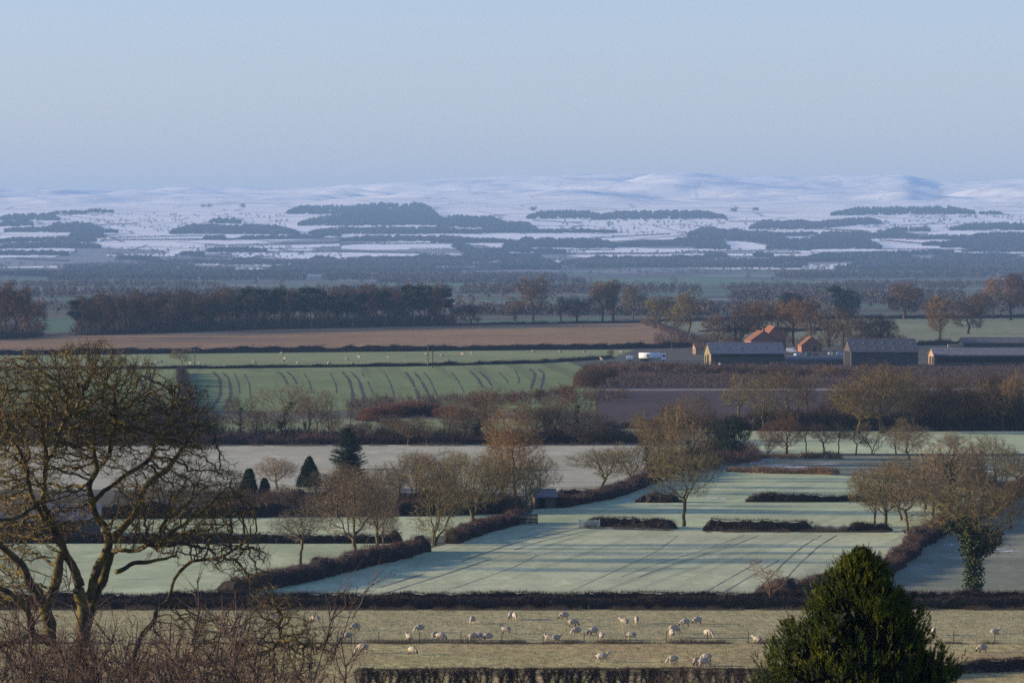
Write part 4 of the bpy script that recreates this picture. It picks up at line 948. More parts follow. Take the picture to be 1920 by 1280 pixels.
('oak_b',1815,960,830,100,(.85,.75,.55),'spreading tree between the great golden one and the edge tree'),
('round_a',1845,960,860,80,(.8,.68,.5),'dense tree above the ivy-wrapped trunk'),
('oak_a',1895,990,900,90,(.8,.68,.5),'low bare tree in the hedge right of the ivy tree'),
('round_b',1780,850,805,70,(.8,.7,.5),'small fuzzy tree in the gap of the river meadow'),
('oak_d',1680,852,798,60,(.6,.5,.42),'dark sparse tree right of the yellow-topped one'),
('oak_a',800,955,848,80,(.95,.85,.65),'bare tree between the fork-trunked tree and the pale ones'),
('round_b',825,958,865,80,(.8,.7,.5),'dense low tree behind the fork-trunked tree'),
('multi_b',875,960,880,70,(.8,.68,.5),'tangled low tree behind the twisting tree'),
('round_a',660,955,880,80,(.8,.66,.5),'dense garden tree behind the golden hedge trees'),
('multi_a',460,962,905,80,(.6,.5,.42),'tangled dark garden tree under the columnar conifers'),
('round_b',500,964,915,70,(.7,.55,.45),'reddish garden bush-tree right of the columnar conifers'),
]
for r in T:
    cat='tree'; plant(r[0],r[1],r[2],r[3],r[4],r[6],cat=cat,tint=r[5],ivt=(.8,.8,.8) if r[5]==DARK else None,name={'pine':'pine_tree','ever':'evergreen_tree'}.get(r[0][:4],'bare_tree'))
EV=[('evergreen_round',1348,860,784,60,'left lobe tree of the dark evergreen pair by the river meadow'),('evergreen_round',1377,862,778,74,'right and larger of the dark evergreen pair by the river meadow'),
 ('cypress',580,916,855,48,'pointed dark green garden cypress'),('spruce',652,880,800,76,'dark drooping spruce above the garden trees'),('spruce',655,925,838,84,'lower tier spruce in front of the dark drooping one'),
 ('column',467,944,878,32,'left one of two narrow dark columnar conifers'),('column',496,944,896,26,'right and shorter of two narrow dark columnar conifers'),('evergreen_round',560,955,915,40,'low dark evergreen below the garden cypress')]
for k,px,b_,tp,wd,lab in EV:
    plant(k,px,b_,tp,wd,lab,name='evergreen_tree' if k[:4]=='ever' else ('spruce_tree' if k=='spruce' else 'cypress_tree'),tint=(.8,1,.95) if k!='cypress' else (1,1,1))
# the wood beyond the brown field
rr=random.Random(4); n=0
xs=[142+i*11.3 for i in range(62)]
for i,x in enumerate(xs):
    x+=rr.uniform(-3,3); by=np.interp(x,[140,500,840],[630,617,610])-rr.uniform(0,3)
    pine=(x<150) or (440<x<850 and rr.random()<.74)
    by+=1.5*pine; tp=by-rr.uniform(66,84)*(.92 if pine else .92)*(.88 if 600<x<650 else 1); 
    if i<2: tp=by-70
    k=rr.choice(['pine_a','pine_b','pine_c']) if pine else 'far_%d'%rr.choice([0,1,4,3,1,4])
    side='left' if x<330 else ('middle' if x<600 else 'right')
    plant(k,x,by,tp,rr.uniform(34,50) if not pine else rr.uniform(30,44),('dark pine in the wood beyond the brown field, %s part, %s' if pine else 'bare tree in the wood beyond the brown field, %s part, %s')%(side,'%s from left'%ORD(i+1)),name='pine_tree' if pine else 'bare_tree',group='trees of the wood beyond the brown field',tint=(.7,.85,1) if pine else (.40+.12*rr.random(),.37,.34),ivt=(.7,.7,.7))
for i in range(44):   # second rank
    x=150+i*15.6+rr.uniform(-4,4); by=np.interp(x,[140,500,840],[627,614,607])-rr.uniform(1,3)
    k='far_%d'%rr.choice([0,1,2,4,3]); side='left' if x<330 else ('middle' if x<600 else 'right')
    plant(k,x,by,by-rr.uniform(62,78),rr.uniform(34,48),'bare tree, back rank of the wood beyond the brown field, %s from left'%ORD(i+1),group='back rank of the wood beyond the brown field',tint=(.40,.34,.32),ivt=(.6,.6,.6))
for i,x in enumerate([-30,-8,10,30,48,64]):
    plant('far_%d'%[1,0,4,1,0,2][i],x,[640,638,636,636,634,633][i],[530,533,528,534,540,560][i],56,['bare tree beyond the left edge of the brown field','leftmost brown tree of the clump at the left edge','tallest brown tree of the clump at the left edge','fourth brown tree of the clump at the left edge','brown tree second from the right in the clump at the left edge','low brown tree ending the clump at the left edge'][i],tint=(.62,.45,.34),group='clump of brown trees at the left edge')
# dark scrub and trees behind the mossy oak
for i,(k,x,b_,tp,wd) in enumerate([('multi_a',20,826,745,110),('round_b',80,828,735,100),('multi_a',140,826,740,110),('round_b',200,828,730,110),('ivied_a',255,826,725,110),('round_b',305,826,735,90),('multi_a',350,826,742,90),('round_b',395,824,760,70),('multi_b',240,955,890,90),('multi_a',310,955,890,90)]):
    plant(k,x,b_,tp,wd,'dark tree seen through the mossy oak, '+['at the left edge','second from the left edge','third from the left edge','fourth from the left edge','the ivied one','right of the ivied one','next but one right of the ivied one','last before the dark round tree','low one above the blue shed roof','low one right of the blue shed roof'][i],tint=(.5,.42,.36),group='dark trees behind the mossy oak',ivt=(.7,.7,.7))
# river wood on the right, behind the golden clump
for i in range(13):
    x=1735+i*15+rr.uniform(-5,5); plant(['tall_b','oak_a','multi_a','round_b'][i%4],x,808-rr.uniform(0,5),690+rr.uniform(0,38),70,'dark bare tree of the river wood, %s'%['just right of the golden clump','second right of the golden clump','third right of the golden clump','fourth right of the golden clump','fifth right of the golden clump','in the middle','just right of the middle','below the low shed windows','left of the rounded right-hand tree','behind the rounded right-hand tree','right of the rounded tree','second from the right edge','at the right edge'][i],tint=(.62,.52,.42),group='dark trees of the river wood')
for i in range(9):
    x=1330+i*27; plant('multi_a' if i%2 else 'round_b',x,806,752+rr.uniform(0,22),60,'low dark scrub tree at the foot of the ploughed field, %s'%['leftmost','second from the left','third from the left','fourth from the left','middle one','fourth from the right','third from the right','second from the right','rightmost'][i],tint=(.5,.42,.36),group='low scrub trees at the foot of the ploughed field')
for i,(x,b_,tp,wd) in enumerate([(700,782,762,60),(735,780,756,70),(770,779,752,80),(805,779,757,70),(845,781,760,70),(690,790,776,50)]):
    plant('bramble_a',x,b_,tp,wd,['left shoulder of the dark red thicket in front of the wheat','dark red thicket mound second from the left before the wheat','highest dark red thicket mound before the wheat','dark red thicket mound right of the highest','right end of the dark red thicket before the wheat','low reddish mound left of the dark red thicket'][i],'thicket','bush',tint=(.62,.36,.34),group='dark red thicket before the wheat')
for i,(x,b_,tp,wd) in enumerate([(1100,728,694,34),(1060,745,720,70),(1010,750,728,70),(960,756,735,60),(900,766,740,60)]):
    plant('bramble_b' if x>1080 else 'scrub_far',x,b_,tp,wd,['thorn scrub at the right end of the wheat field','thorn scrub under the right end of the wheat field','thorn bush right of the willow tip in the wheat edge','thorn bush behind the willow tip','thorn bush behind the ivied fork tree'][i],'thorn_bush','bush',tint=(.7,.5,.42),group='thorn bushes under the wheat field')

def undergrowth(x0,x1,yf,yb,n,h,label,m,seed,r=.05,w=2.5,K=16):
    rng=np.random.default_rng(seed); t=rng.random(n); px=x0+(x1-x0)*t; py=np.interp(px,*yf)-rng.random(n)*yb
    keep=vnoise(px/9.,py/2.)+.5*rng.random(n)>.55; D=CZ*FP/(py[keep]-HY); X=(px[keep]-960)/FP*D; n=len(X); b=Buf()
    hh=h*rng.uniform(.4,1.2,n); j=np.repeat(np.arange(n),K); P=np.c_[X[j]+rng.normal(size=len(j))*w*.3,D[j]+rng.normal(size=len(j))*w*.3,hh[j]*rng.random(len(j))**1.4*.7]
    Dv=np.c_[rng.normal(size=(len(j),2))*.5,np.ones(len(j))]; Dv/=np.linalg.norm(Dv,axis=1,keepdims=True); b.spikes(P,Dv*(hh[j]*rng.uniform(.3,.7,len(j)))[:,None],r)
    tag(b.build('undergrowth',m),label,'undergrowth',kind='stuff')
M_under=mat('ivy_and_bramble_undergrowth',(.045,.05,.035),(.07,.05,.042),.15,world=True)
M_ruddy=mat('ruddy_bank_scrub',(.13,.078,.058),(.08,.052,.044),.08,world=True,c3=(.17,.12,.08),scale3=.3)
undergrowth(140,850,([140,500,850],[630,617,611]),5,2600,5.5,'dark ivy and bramble undergrowth under the wood beyond the brown field',M_under,1,r=.16,w=4)
undergrowth(-60,75,([-60,75],[640,633]),6,500,6,'dark undergrowth in the clump at the left edge',M_under,2,r=.16,w=4)
undergrowth(1115,2000,([1115,1400,2000],[727,728,722]),36,5200,1.5,'ruddy rough scrub and weeds over the bank below the farm',M_ruddy,3,r=.05,w=2.2,K=14)
undergrowth(1115,1560,([1115,1560],[699,703]),10,900,2.4,'brown brambles along the top of the bank',M_ruddy,4,r=.07,w=3,K=30)
undergrowth(1400,2000,([1400,2000],[808,808]),8,1200,3.6,'dark undergrowth of the river wood',M_under,5,r=.08,w=3,K=26)
undergrowth(1700,2000,([1700,2000],[800,800]),40,900,3,'low growth under the river wood trees',M_under,6,r=.08,w=3,K=20)
undergrowth(390,1240,([390,1240],[832,830]),10,1000,2.4,'reddish undergrowth along the scrub hedge',M_ruddy,7,r=.05,w=2.4,K=30)
undergrowth(-40,400,([-40,400],[832,832]),14,900,5,'dark growth behind the mossy oak',M_under,8,r=.06,w=3,K=26)
undergrowth(380,980,([380,980],[962,960]),14,1000,2.6,'tangled garden undergrowth below the cypress and spruce',M_ruddy,9,r=.03,w=2,K=36)
undergrowth(1220,1420,([1220,1420],[892,868]),26,500,2.4,'tangled undergrowth of the central grove',M_ruddy,10,r=.03,w=2,K=36)
undergrowth(650,1180,([650,1180],[772,752]),18,700,2.2,'reddish rough growth under the green wheat',M_ruddy,11,r=.04,w=2.2,K=24)
undergrowth(1230,1700,([1230,1700],[652,650]),14,500,4,'brown undergrowth among the farm trees',M_ruddy,12,r=.10,w=3,K=16)
# ------------------------------------------------------------ the mossy oak in the left foreground
M_moss=mat('mossy_bark',(.16,.125,.035),(.05,.042,.028),1.6,c3=(.075,.055,.04),scale3=2.6,lo=.40,hi=.60,bump=.6)
M_mosstwig=mat('mossy_twigs',(.15,.115,.045),(.085,.062,.042),.9,c3=(.18,.14,.04),scale3=1.4)
M_shoot=mat('reddish_shoots',(.10,.062,.045),(.06,.042,.034),.8,c3=(.14,.10,.07),scale3=1.1)
M_birch=mat('pale_birch_bark',(.30,.24,.19),(.16,.12,.10),3,vec=(1,1,.3))
def bigoak():
    rng=np.random.default_rng(7); D0=160.0; k=D0/FP
    def W3(px,py,dy): return np.array([(px-960)*k, D0+dy, CZ-(py-HY)*k])
    # limbs: (pixel x, pixel y, radius in pixels) and depth offset at their ends
    Lb=[([(150,1340,34),(150,1280,30),(150,1217,27),(156,1145,23),(150,1099,20)],0,0,-1),
        ([(150,1099,18),(134,1055,15),(116,1014,14),(94,974,12),(84,936,10),(95,890,9),(100,860,8),(93,815,6)],0,-2,0),
        ([(156,1145,17),(176,1090,17),(203,1014,15),(190,985,13),(166,950,12),(160,915,11),(182,880,9),(170,850,8),(169,808,7),(156,777,6),(140,740,4)],0,2,0),
        ([(150,1217,20),(165,1150,16),(186,1090,17),(200,1040,14)],0,1.5,0),
        ([(203,1014,14),(235,985,12),(255,930,11),(272,905,11),(305,886,10),(318,862,8),(335,834,7),(352,800,5),(372,770,4)],2,4,2),
        ([(166,950,9),(205,915,8),(227,892,8),(271,871,8),(281,834,7),(300,815,6),(307,787,6),(318,760,5),(328,735,3)],1,3,2),
        ([(94,974,9),(65,930,8),(58,880,8),(52,847,7),(39,821,6),(10,805,5),(-20,800,4)],-1,-3,1),
        ([(100,1111,20),(112,1068,18),(116,1036,15)],-.5,-.5,-1),
        ([(100,1200,26),(94,1130,22),(75,1099,17),(59,1055,14),(31,1024,11),(0,999,9),(-40,985,7)],-1,-4,-1),
        ([(94,1130,18),(100,1111,18)],-1,-.5,-1),
        ([(100,1200,15),(72,1186,13),(69,1149,11),(47,1105,11),(19,1090,9),(0,1055,8),(-25,1010,6)],-1,-5,-1),
        ([(150,1217,16),(185,1240,13),(231,1261,12),(300,1242,11),(369,1220,10),(395,1236,9),(425,1232,9),(453,1220,9),(500,1208,8),(520,1195,8),(537,1178,7),(534,1155,6),(545,1135,4)],0,-5,0),
        ([(537,1178,6),(565,1172,5),(600,1185,4),(640,1195,3)],-5,-6,11),
        ([(203,1040,9),(215,1030,8),(250,1033,7),(275,1020,6),(300,1022,4)],1.5,-1,3),
        ([(215,1080,9),(244,1061,8),(281,1055,6),(320,1052,4)],1,3,3),
        ([(230,1262,9),(262,1200,8),(284,1167,8),(290,1145,7),(308,1137,6),(318,1110,6),(322,1086,6),(345,1065,6),(365,1055,6),(400,1060,5),(437,1036,4),(470,1010,3)],0,3,11),
        ([(0,1185,11),(40,1190,10),(72,1186,9)],-6,-1,-1),
        ([(84,936,8),(60,955,7),(30,965,6),(-10,950,5)],-2,-5,1),
        ([(182,880,7),(200,850,6),(205,815,5),(215,780,4)],2,0,2),
        ([(100,860,6),(118,830,5),(125,795,5),(150,765,4)],-2,-3,1),
        ([(335,834,5),(365,815,4),(390,800,3)],4,3,4)]
    nodes=[];par=[];fix=[];tr=Buf()
    for pts,d0,d1,_ in Lb:
        n=len(pts); dy=np.linspace(d0,d1,n); P=np.array([W3(p[0],p[1],dy[i]) for i,p in enumerate(pts)]); r=np.array([p[2]*k*.58 for p in pts])
        s=np.r_[0,np.cumsum(np.linalg.norm(np.diff(P,axis=0),axis=1))]; m=max(4,int(s[-1]/.18)); t=np.linspace(0,s[-1],m)
        Q=np.stack([np.interp(t,s,P[:,c]) for c in range(3)],1); rr=np.interp(t,s,r)
        for _i in range(2): Q[1:-1]=(Q[:-2]+2*Q[1:-1]+Q[2:])/4
        Q+=np.stack([fbm(t*1.3+d0*7,t*0+c*9+pts[0][0],3)*.12 for c in range(3)],1)
        rr=rr*(1+.16*fbm(t*2.5,t*0+pts[0][1],2)); tr.tube(Q,rr*.92,9)
        base=len(nodes)
        for i in range(m): nodes.append(Q[i]); par.append(-1 if i==0 else base+i-1); fix.append(0)
    nodes=np.array(nodes)
    # the wood wants to fill these parts of the air (pixel ellipses)
    E=[(20,740,110,80),(110,700,120,55),(190,740,110,80),(80,800,120,70),(170,830,100,70),(-10,860,90,90),(60,900,90,60),(240,800,70,70),(330,770,75,65),(350,840,70,60),(290,900,80,60),
       (400,960,90,60),(330,1000,80,45),(440,1040,75,45),(250,980,70,50),(10,960,70,60),(-10,1060,70,80),(60,1000,50,60),(540,1150,75,50),(590,1190,70,45),(500,1205,70,45),(520,1110,45,35),(240,700,60,45),(120,960,60,60),(470,1080,50,30),(380,1180,60,40),(170,660,60,30),(-60,750,70,80),(560,1240,60,30),(420,905,50,40)]
    A=[]
    for cx,cy,rx,ry in E:
        n=int(rx*ry*.10); p=rng.normal(size=(n,3)); p/=np.linalg.norm(p,axis=1,keepdims=True); p*=rng.random((n,1))**.38
        far=2.2 if cx>430 else 3.6
        A.append(np.stack([(cx+p[:,0]*rx-960)*k, D0+(-5 if cx>470 and cy>1090 else 0)+p[:,1]*far*(rx/80), CZ-(cy+p[:,2]*ry-HY)*k],1))
    A=np.concatenate(A)
    pos,pa=colonise(rng,nodes,par,A,.17,.20,iters=110,trop=(0,0,.05),wig=.32,maxn=60000,maxch=3)
    rad=radii(pa,.0105,2.0); n0=len(nodes)
    i=np.arange(len(pos)); i=i[(pa[i]>=0)&(i>=n0)]; r1=np.minimum(rad[i],.13); r0=np.minimum(rad[pa[i]],r1*1.3)
    th=r1>.02; cr=Buf(); br=Buf()
    br.segs(pos[pa[i]][th],pos[i][th],r0[th],r1[th],n=6,ext=.3); cr.segs(pos[pa[i]][~th],pos[i][~th],r0[~th],r1[~th],n=3)
    pos2=pos.copy(); rad2=rad.copy(); rad2[:n0]=1
    add_twigs(cr,rng,pos2,pa,rad2,.03,3,.30,.0055,up=.12)
    z0=gz(-16.2,160); e=empty('mossy_oak',(-16.2,160,z0)); o=(-16.2,160,z0)
    foot=np.array([[-16.2,160,z0-.3],[-16.25,160,z0+.8],[-16.2,160,z0+3],[-16.2,160,W3(150,1330,0)[2]]]); tr.tube(foot,[.95,.62,.5,.44],12)
    for nm,b,m,sm in (('trunk',tr,M_moss,True),('limbs',br,M_moss,True),('crown',cr,M_mosstwig,False)):
        b.v=[v-np.array(o) for v in b.v]; b.build(nm,m,e,sm)
    tag(e,'large old oak with moss-yellow forked limbs filling the left foreground','tree')
bigoak()

# ------------------------------------------------------------ shoots and bushes in front of it
def thicket(seed,H,W,ns,r=.018,lean=.17,nb=13,tw=.25):
    rng=np.random.default_rng(seed); b=Buf()
    for s in range(ns):
        o=np.array([rng.normal()*W*.28,rng.normal()*W*.2,0]); h=H*rng.uniform(.5,.92); d=np.array([rng.normal()*lean,rng.normal()*lean,1.])
        m=16; t=np.linspace(0,1,m)[:,None]; P=o+d*h*t+np.cumsum(rng.normal(size=(m,3))*np.array([.04,.04,.01])*H/4,0)
        rr=np.linspace(r*rng.uniform(.7,1.5),.004,m); b.segs(P[:-1],P[1:],rr[:-1],rr[1:],4)
        for q in range(nb):                       # side branches, each with its own twigs
            f=rng.uniform(.12,.95)*(m-1.01); k=int(f); p0=P[k]+(P[k+1]-P[k])*(f-k); a=rng.uniform(0,6.283); dd=np.array([math.cos(a)*.7,math.sin(a)*.7,rng.uniform(.5,1.2)]); dd/=np.linalg.norm(dd)
            Lb=H*rng.uniform(.08,.24)*(1.25-f/m); n5=6; tt=np.linspace(0,1,n5)[:,None]; Q=p0+dd*Lb*tt+np.array([0,0,.25])*Lb*tt*tt+np.cumsum(rng.normal(size=(n5,3))*.035*Lb,0)
            r2=np.linspace(.007,.003,n5); b.segs(Q[:-1],Q[1:],r2[:-1],r2[1:],3)
            n=9; g=rng.uniform(.1,.99,n)*(n5-1.01); kk=g.astype(int); T=Q[kk]+(Q[kk+1]-Q[kk])*(g-kk)[:,None]; D=dd+rng.normal(size=(n,3))*.55; D/=np.linalg.norm(D,axis=1,keepdims=True); ln=rng.uniform(.4,1.3,(n,1))*tw*H/4
            b.spikes(T,D*ln,.0048); T2=T+D*ln*rng.uniform(.3,.8,(n,1)); D2=D+rng.normal(size=(n,3))*.5; b.spikes(T2,D2*ln*.45,.0036)
    return b
TH=[thicket(s,H,W,ns,r=r).mesh('stems',M_shoot) for s,H,W,ns,r in ((1,5,3.0,17,.021),(2,4.5,3.2,20,.019),(3,6,2.8,13,.024))]
BI=thicket(9,6.5,1.2,5,r=.035,lean=.10,nb=16,tw=.35).mesh('stems',M_birch)
def fg(me,H,px,top,D,label,name='sapling',cat='sapling',sx=1.0,group=None,rz=0,col=None):
    X=(px-960)/FP*D; z=gz(X,D); h=(PZ(top,D)-z)*1.0; s=h/H
    o=link(bpy.data.objects.new(name,me)); o.location=(X,D,z); o.scale=(s*sx,s*sx,s); o.rotation_euler=(0,0,rz); 
    if col: o.color=(*col,1)
    tag(o,label,cat,group); return o
rr=random.Random(12)
SH=[(15,1150),(70,1165),(120,1120),(165,1030),(205,1010),(240,1045),(285,1000),(325,1060),(360,1075),(395,1105),(430,1165),(300,1120),(215,1130),(468,1215),(30,1200)]
for i,(x,tp) in enumerate(SH):
    fg(TH[i%3],[5,4.5,6][i%3],x,tp,118+rr.uniform(-6,10),'reddish leafless sapling before the mossy oak, '+['leftmost','second from the left','third from the left','by the left of its trunk','against its trunk','by the right of its trunk','the tallest','just right of the tallest','third right of the tallest','under the right boughs','furthest right but one','low one under the tallest','low one against the trunk','furthest right','lowest at the left edge'][i],sx=1.0,group='reddish saplings before the mossy oak',rz=rr.uniform(0,6.28))
for i,(x,tp) in enumerate([(188,1085),(275,1050),(335,1120),(375,1035),(40,1180)]):
    fg(BI,6.5,x,tp,112+i*1.5,['pale-barked birch sapling left of the middle','pale-barked birch sapling with the straightest stem','short pale-barked birch sapling','tall pale-barked birch sapling furthest right','pale-barked birch sapling at the far left'][i],name='birch_sapling',cat='sapling',sx=.5,group='pale birch saplings before the mossy oak',rz=rr.uniform(0,6.28))
for i in range(14):
    fg(TH[(i+1)%3],[5,4.5,6][(i+1)%3],[10,45,85,110,145,185,225,262,300,340,378,415,450,500][i],[1150,1140,1165,1130,1150,1120,1135,1110,1130,1125,1150,1160,1190,1225][i],128+rr.uniform(-2,12),'brown twiggy thicket stem close before the oak trunk, %s from left'%['first','second','third','fourth','fifth','sixth','seventh','eighth','ninth','tenth','eleventh','twelfth','thirteenth','last'][i],group='brown thicket behind the saplings',rz=rr.uniform(0,6.28),sx=1.15)
# mossy bush tips along the bottom
M_ymoss=mat('yellow_green_moss_leaves',(.16,.15,.03),(.09,.09,.025),3)
def mossbush(seed,H,W,n=2600):
    rng=np.random.default_rng(seed); b=thicket(seed,H,W,9,r=.022,lean=.10,nb=12,tw=.35); V=np.concatenate(b.v); i=rng.integers(0,len(V),n); P=V[i]+rng.normal(size=(n,3))*.035; P=P[P[:,2]>H*.55]
    l=Buf(); l.tris(P,rng.uniform(.05,.13,len(P)),rng,quad=True); return b.mesh('stems',M_shoot),l.mesh('leaves',M_ymoss)
for i,(x,tp,D) in enumerate([(640,1222,240),(600,1245,235),(690,1248,245),(810,1242,250),(745,1262,246),(560,1262,232)]):
    st,lv=mossbush(40+i,6,4.2); X=(x-960)/FP*D; z=gz(X,D); s=(PZ(tp,D)-z)/6*.88
    e=empty('mossy_bush',(X,D,z)); e.scale=(s*.55,s*.55,s); link(bpy.data.objects.new('stems',st),e); link(bpy.data.objects.new('leaves',lv),e)
    tag(e,['tallest yellow-green bush tip at the bottom, right of the oak','yellow-green bush left of the tallest at the bottom edge','yellow-green bush right of the tallest at the bottom edge','yellow-green bush before the gappy bottom hedge','low yellow-green bush left of the gappy bottom hedge','low yellow-green bush under the oak boughs'][i],'bush',group='yellow-green bushes along the bottom edge')
for i,(x,tp,w_) in enumerate([(1262,1232,1.1),(1310,1222,1.2),(1355,1236,1.0),(1225,1250,.9),(1390,1250,.8)]):
    fg(TH[i%3],[5,4.5,6][i%3],x,tp,330,'brown twiggy bush at the bottom edge left of the conifer, '+['second from the left','the tallest','second from the right','leftmost','rightmost'][i],name='twiggy_bush',cat='bush',sx=.95*w_,group='brown twiggy bushes left of the conifer',rz=i)

# ------------------------------------------------------------ the big conifer, lower right
def conifer():
    rng=np.random.default_rng(3); D=80.0; k=D/FP; X0=(1612-960)*k; zt=PZ(1032,D); z0=gz(X0,D); H=zt-z0
    m=mat('conifer_sprays',(.085,.105,.012),(.034,.055,.012),2.2,rough=.6,spec=.15,c3=(.17,.17,.016),scale3=1.4)
    mi=mat('conifer_inner',(.014,.02,.009),(.009,.013,.007),2)  # near-black core: shade inside the crown put into the colour
    prof=[(0,.02),(.12,.16),(.3,.28),(.6,.52),(1.0,.86),(1.5,1.22),(2.0,1.56),(2.6,1.86),(4,2.3),(6,2.8),(H*.9,2.9),(H,2.4)]  # depth below tip -> radius
    pr=lambda d:np.interp(d,[p[0] for p in prof],[p[1] for p in prof])
    e=empty('conifer',(X0,D,z0)); tr=Buf().tube([(0,0,0),(0,0,H*.5),(0,0,H-.3)],[.22,.13,.02],8).build('trunk',M_bark,e)
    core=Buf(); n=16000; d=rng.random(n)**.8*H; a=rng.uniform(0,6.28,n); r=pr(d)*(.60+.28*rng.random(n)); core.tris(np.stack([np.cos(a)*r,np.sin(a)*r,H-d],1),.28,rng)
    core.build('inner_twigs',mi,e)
    # plumes: upright feathery sprays, grouped in leading shoots so that the outline is ragged
    b=Buf(); ns=1300; dd=np.r_[.12+rng.random(1130)**.8*3.5,3.4+rng.random(170)*(H-3.6)]; P=[];Dv=[]
    for s in range(ns):
        d=dd[s]; a=rng.uniform(0,6.28); big=rng.random(); r=pr(d)*rng.uniform(.70,1.04); r*=.80+.34*vnoise(a*3.2,d*2.2); c=np.array([math.cos(a)*r,math.sin(a)*r,H-d-.05])
        ax=np.array([math.cos(a)*.42,math.sin(a)*.42,1.])+rng.normal(size=3)*.12; ax/=np.linalg.norm(ax); Ls=rng.uniform(.18,.42)*(1.6 if d>3.4 else 1)*min(1,.45+d*.6); Wd=.10*rng.uniform(.8,1.3)
        for q in range(9 if d<3.5 else 5):      # little plumes round the shoot
            t=rng.random(); off=rng.normal(size=3); off/=np.linalg.norm(off); c2=c+ax*Ls*t+off*Wd*(1.15-t)*rng.uniform(.4,1); ax2=ax*1.0+off*.35; ax2/=np.linalg.norm(ax2); l2=rng.uniform(.07,.15)
            m_=24; u=rng.random(m_); P.append(c2+ax2*l2*u[:,None]); v=rng.normal(size=(m_,3)); v-=ax2*(v@ax2)[:,None]; v/=np.linalg.norm(v,axis=1,keepdims=True)
            Dd=ax2*.9+v*.75*(1.1-u[:,None]); Dd/=np.linalg.norm(Dd,axis=1,keepdims=True); Dv.append(Dd*rng.uniform(.025,.05,(m_,1)))
    for q in range(14):   # the leader
        c2=np.array([rng.normal()*.05,rng.normal()*.05,H-.28+.02*q]); u=rng.random(26); ax2=np.array([0,0,1.]); P.append(c2+ax2*.12*u[:,None]); v=rng.normal(size=(26,3)); v[:,2]=0; v/=np.linalg.norm(v,axis=1,keepdims=True); Dd=ax2+v*.5; Dv.append(Dd*.06)
    P=np.concatenate(P); Dv=np.concatenate(Dv); b.spikes(P,Dv,.0065); b.build('sprays',m,e)
    tag(e,'bushy yellow-green conifer with a pointed top in the lower right foreground','conifer')
conifer()
# ------------------------------------------------------------ farm buildings
M_stone=mat('farm_stone_brick',(.34,.23,.14),(.26,.17,.11),2,c3=(.38,.28,.18),scale3=6)
M_brick=mat('red_brick',(.27,.13,.085),(.20,.10,.07),2)
M_tile=mat('orange_pantiles',(.20,.085,.05),(.15,.07,.042),3,vec=(1,4,1))
M_asb=mat('frosted_cement_roof',(.20,.19,.19),(.15,.145,.145),.6,c3=(.27,.26,.27),scale3=2)
M_asbd=mat('old_cement_roof',(.15,.14,.14),(.11,.10,.10),.7)
M_boards=mat('grey_barn_boards',(.08,.075,.07),(.05,.048,.046),1.5,vec=(6,6,.4))
M_void=mat('dark_barn_opening',(.02,.02,.022),(.015,.015,.015),1)
M_skyl=mat('barn_skylight',(.24,.24,.26),(.20,.20,.22),1,rough=.4)
M_white=mat('white_paint',(.74,.75,.76),(.68,.69,.70),2,rough=.45,spec=.4)
M_ysun=mat('sunlit_yellow_gable',(.22,.18,.09),(.17,.13,.08),1.2)  # yellow sunlight on the barn gable put into the wall colour
M_timber=mat('weathered_timber',(.13,.10,.075),(.085,.07,.055),3)
M_ptimber=mat('pale_timber',(.50,.37,.20),(.40,.29,.15),2,vec=(4,4,1))
M_black=mat('blue_black_gloss',(.025,.03,.04),(.04,.045,.06),.6,rough=.35,spec=.5)
M_metal=mat('galvanised_metal',(.30,.31,.32),(.22,.23,.24),2,rough=.5,metal=.6)
M_rubber=mat('tyre_rubber',(.02,.02,.02),(.03,.03,.03),4)
M_glass=mat('dark_window_glass',(.03,.04,.05),(.04,.05,.06),1,rough=.15,spec=.6)
M_blueroof=mat('blue_sheet_roof',(.16,.16,.17),(.12,.12,.13),.8)
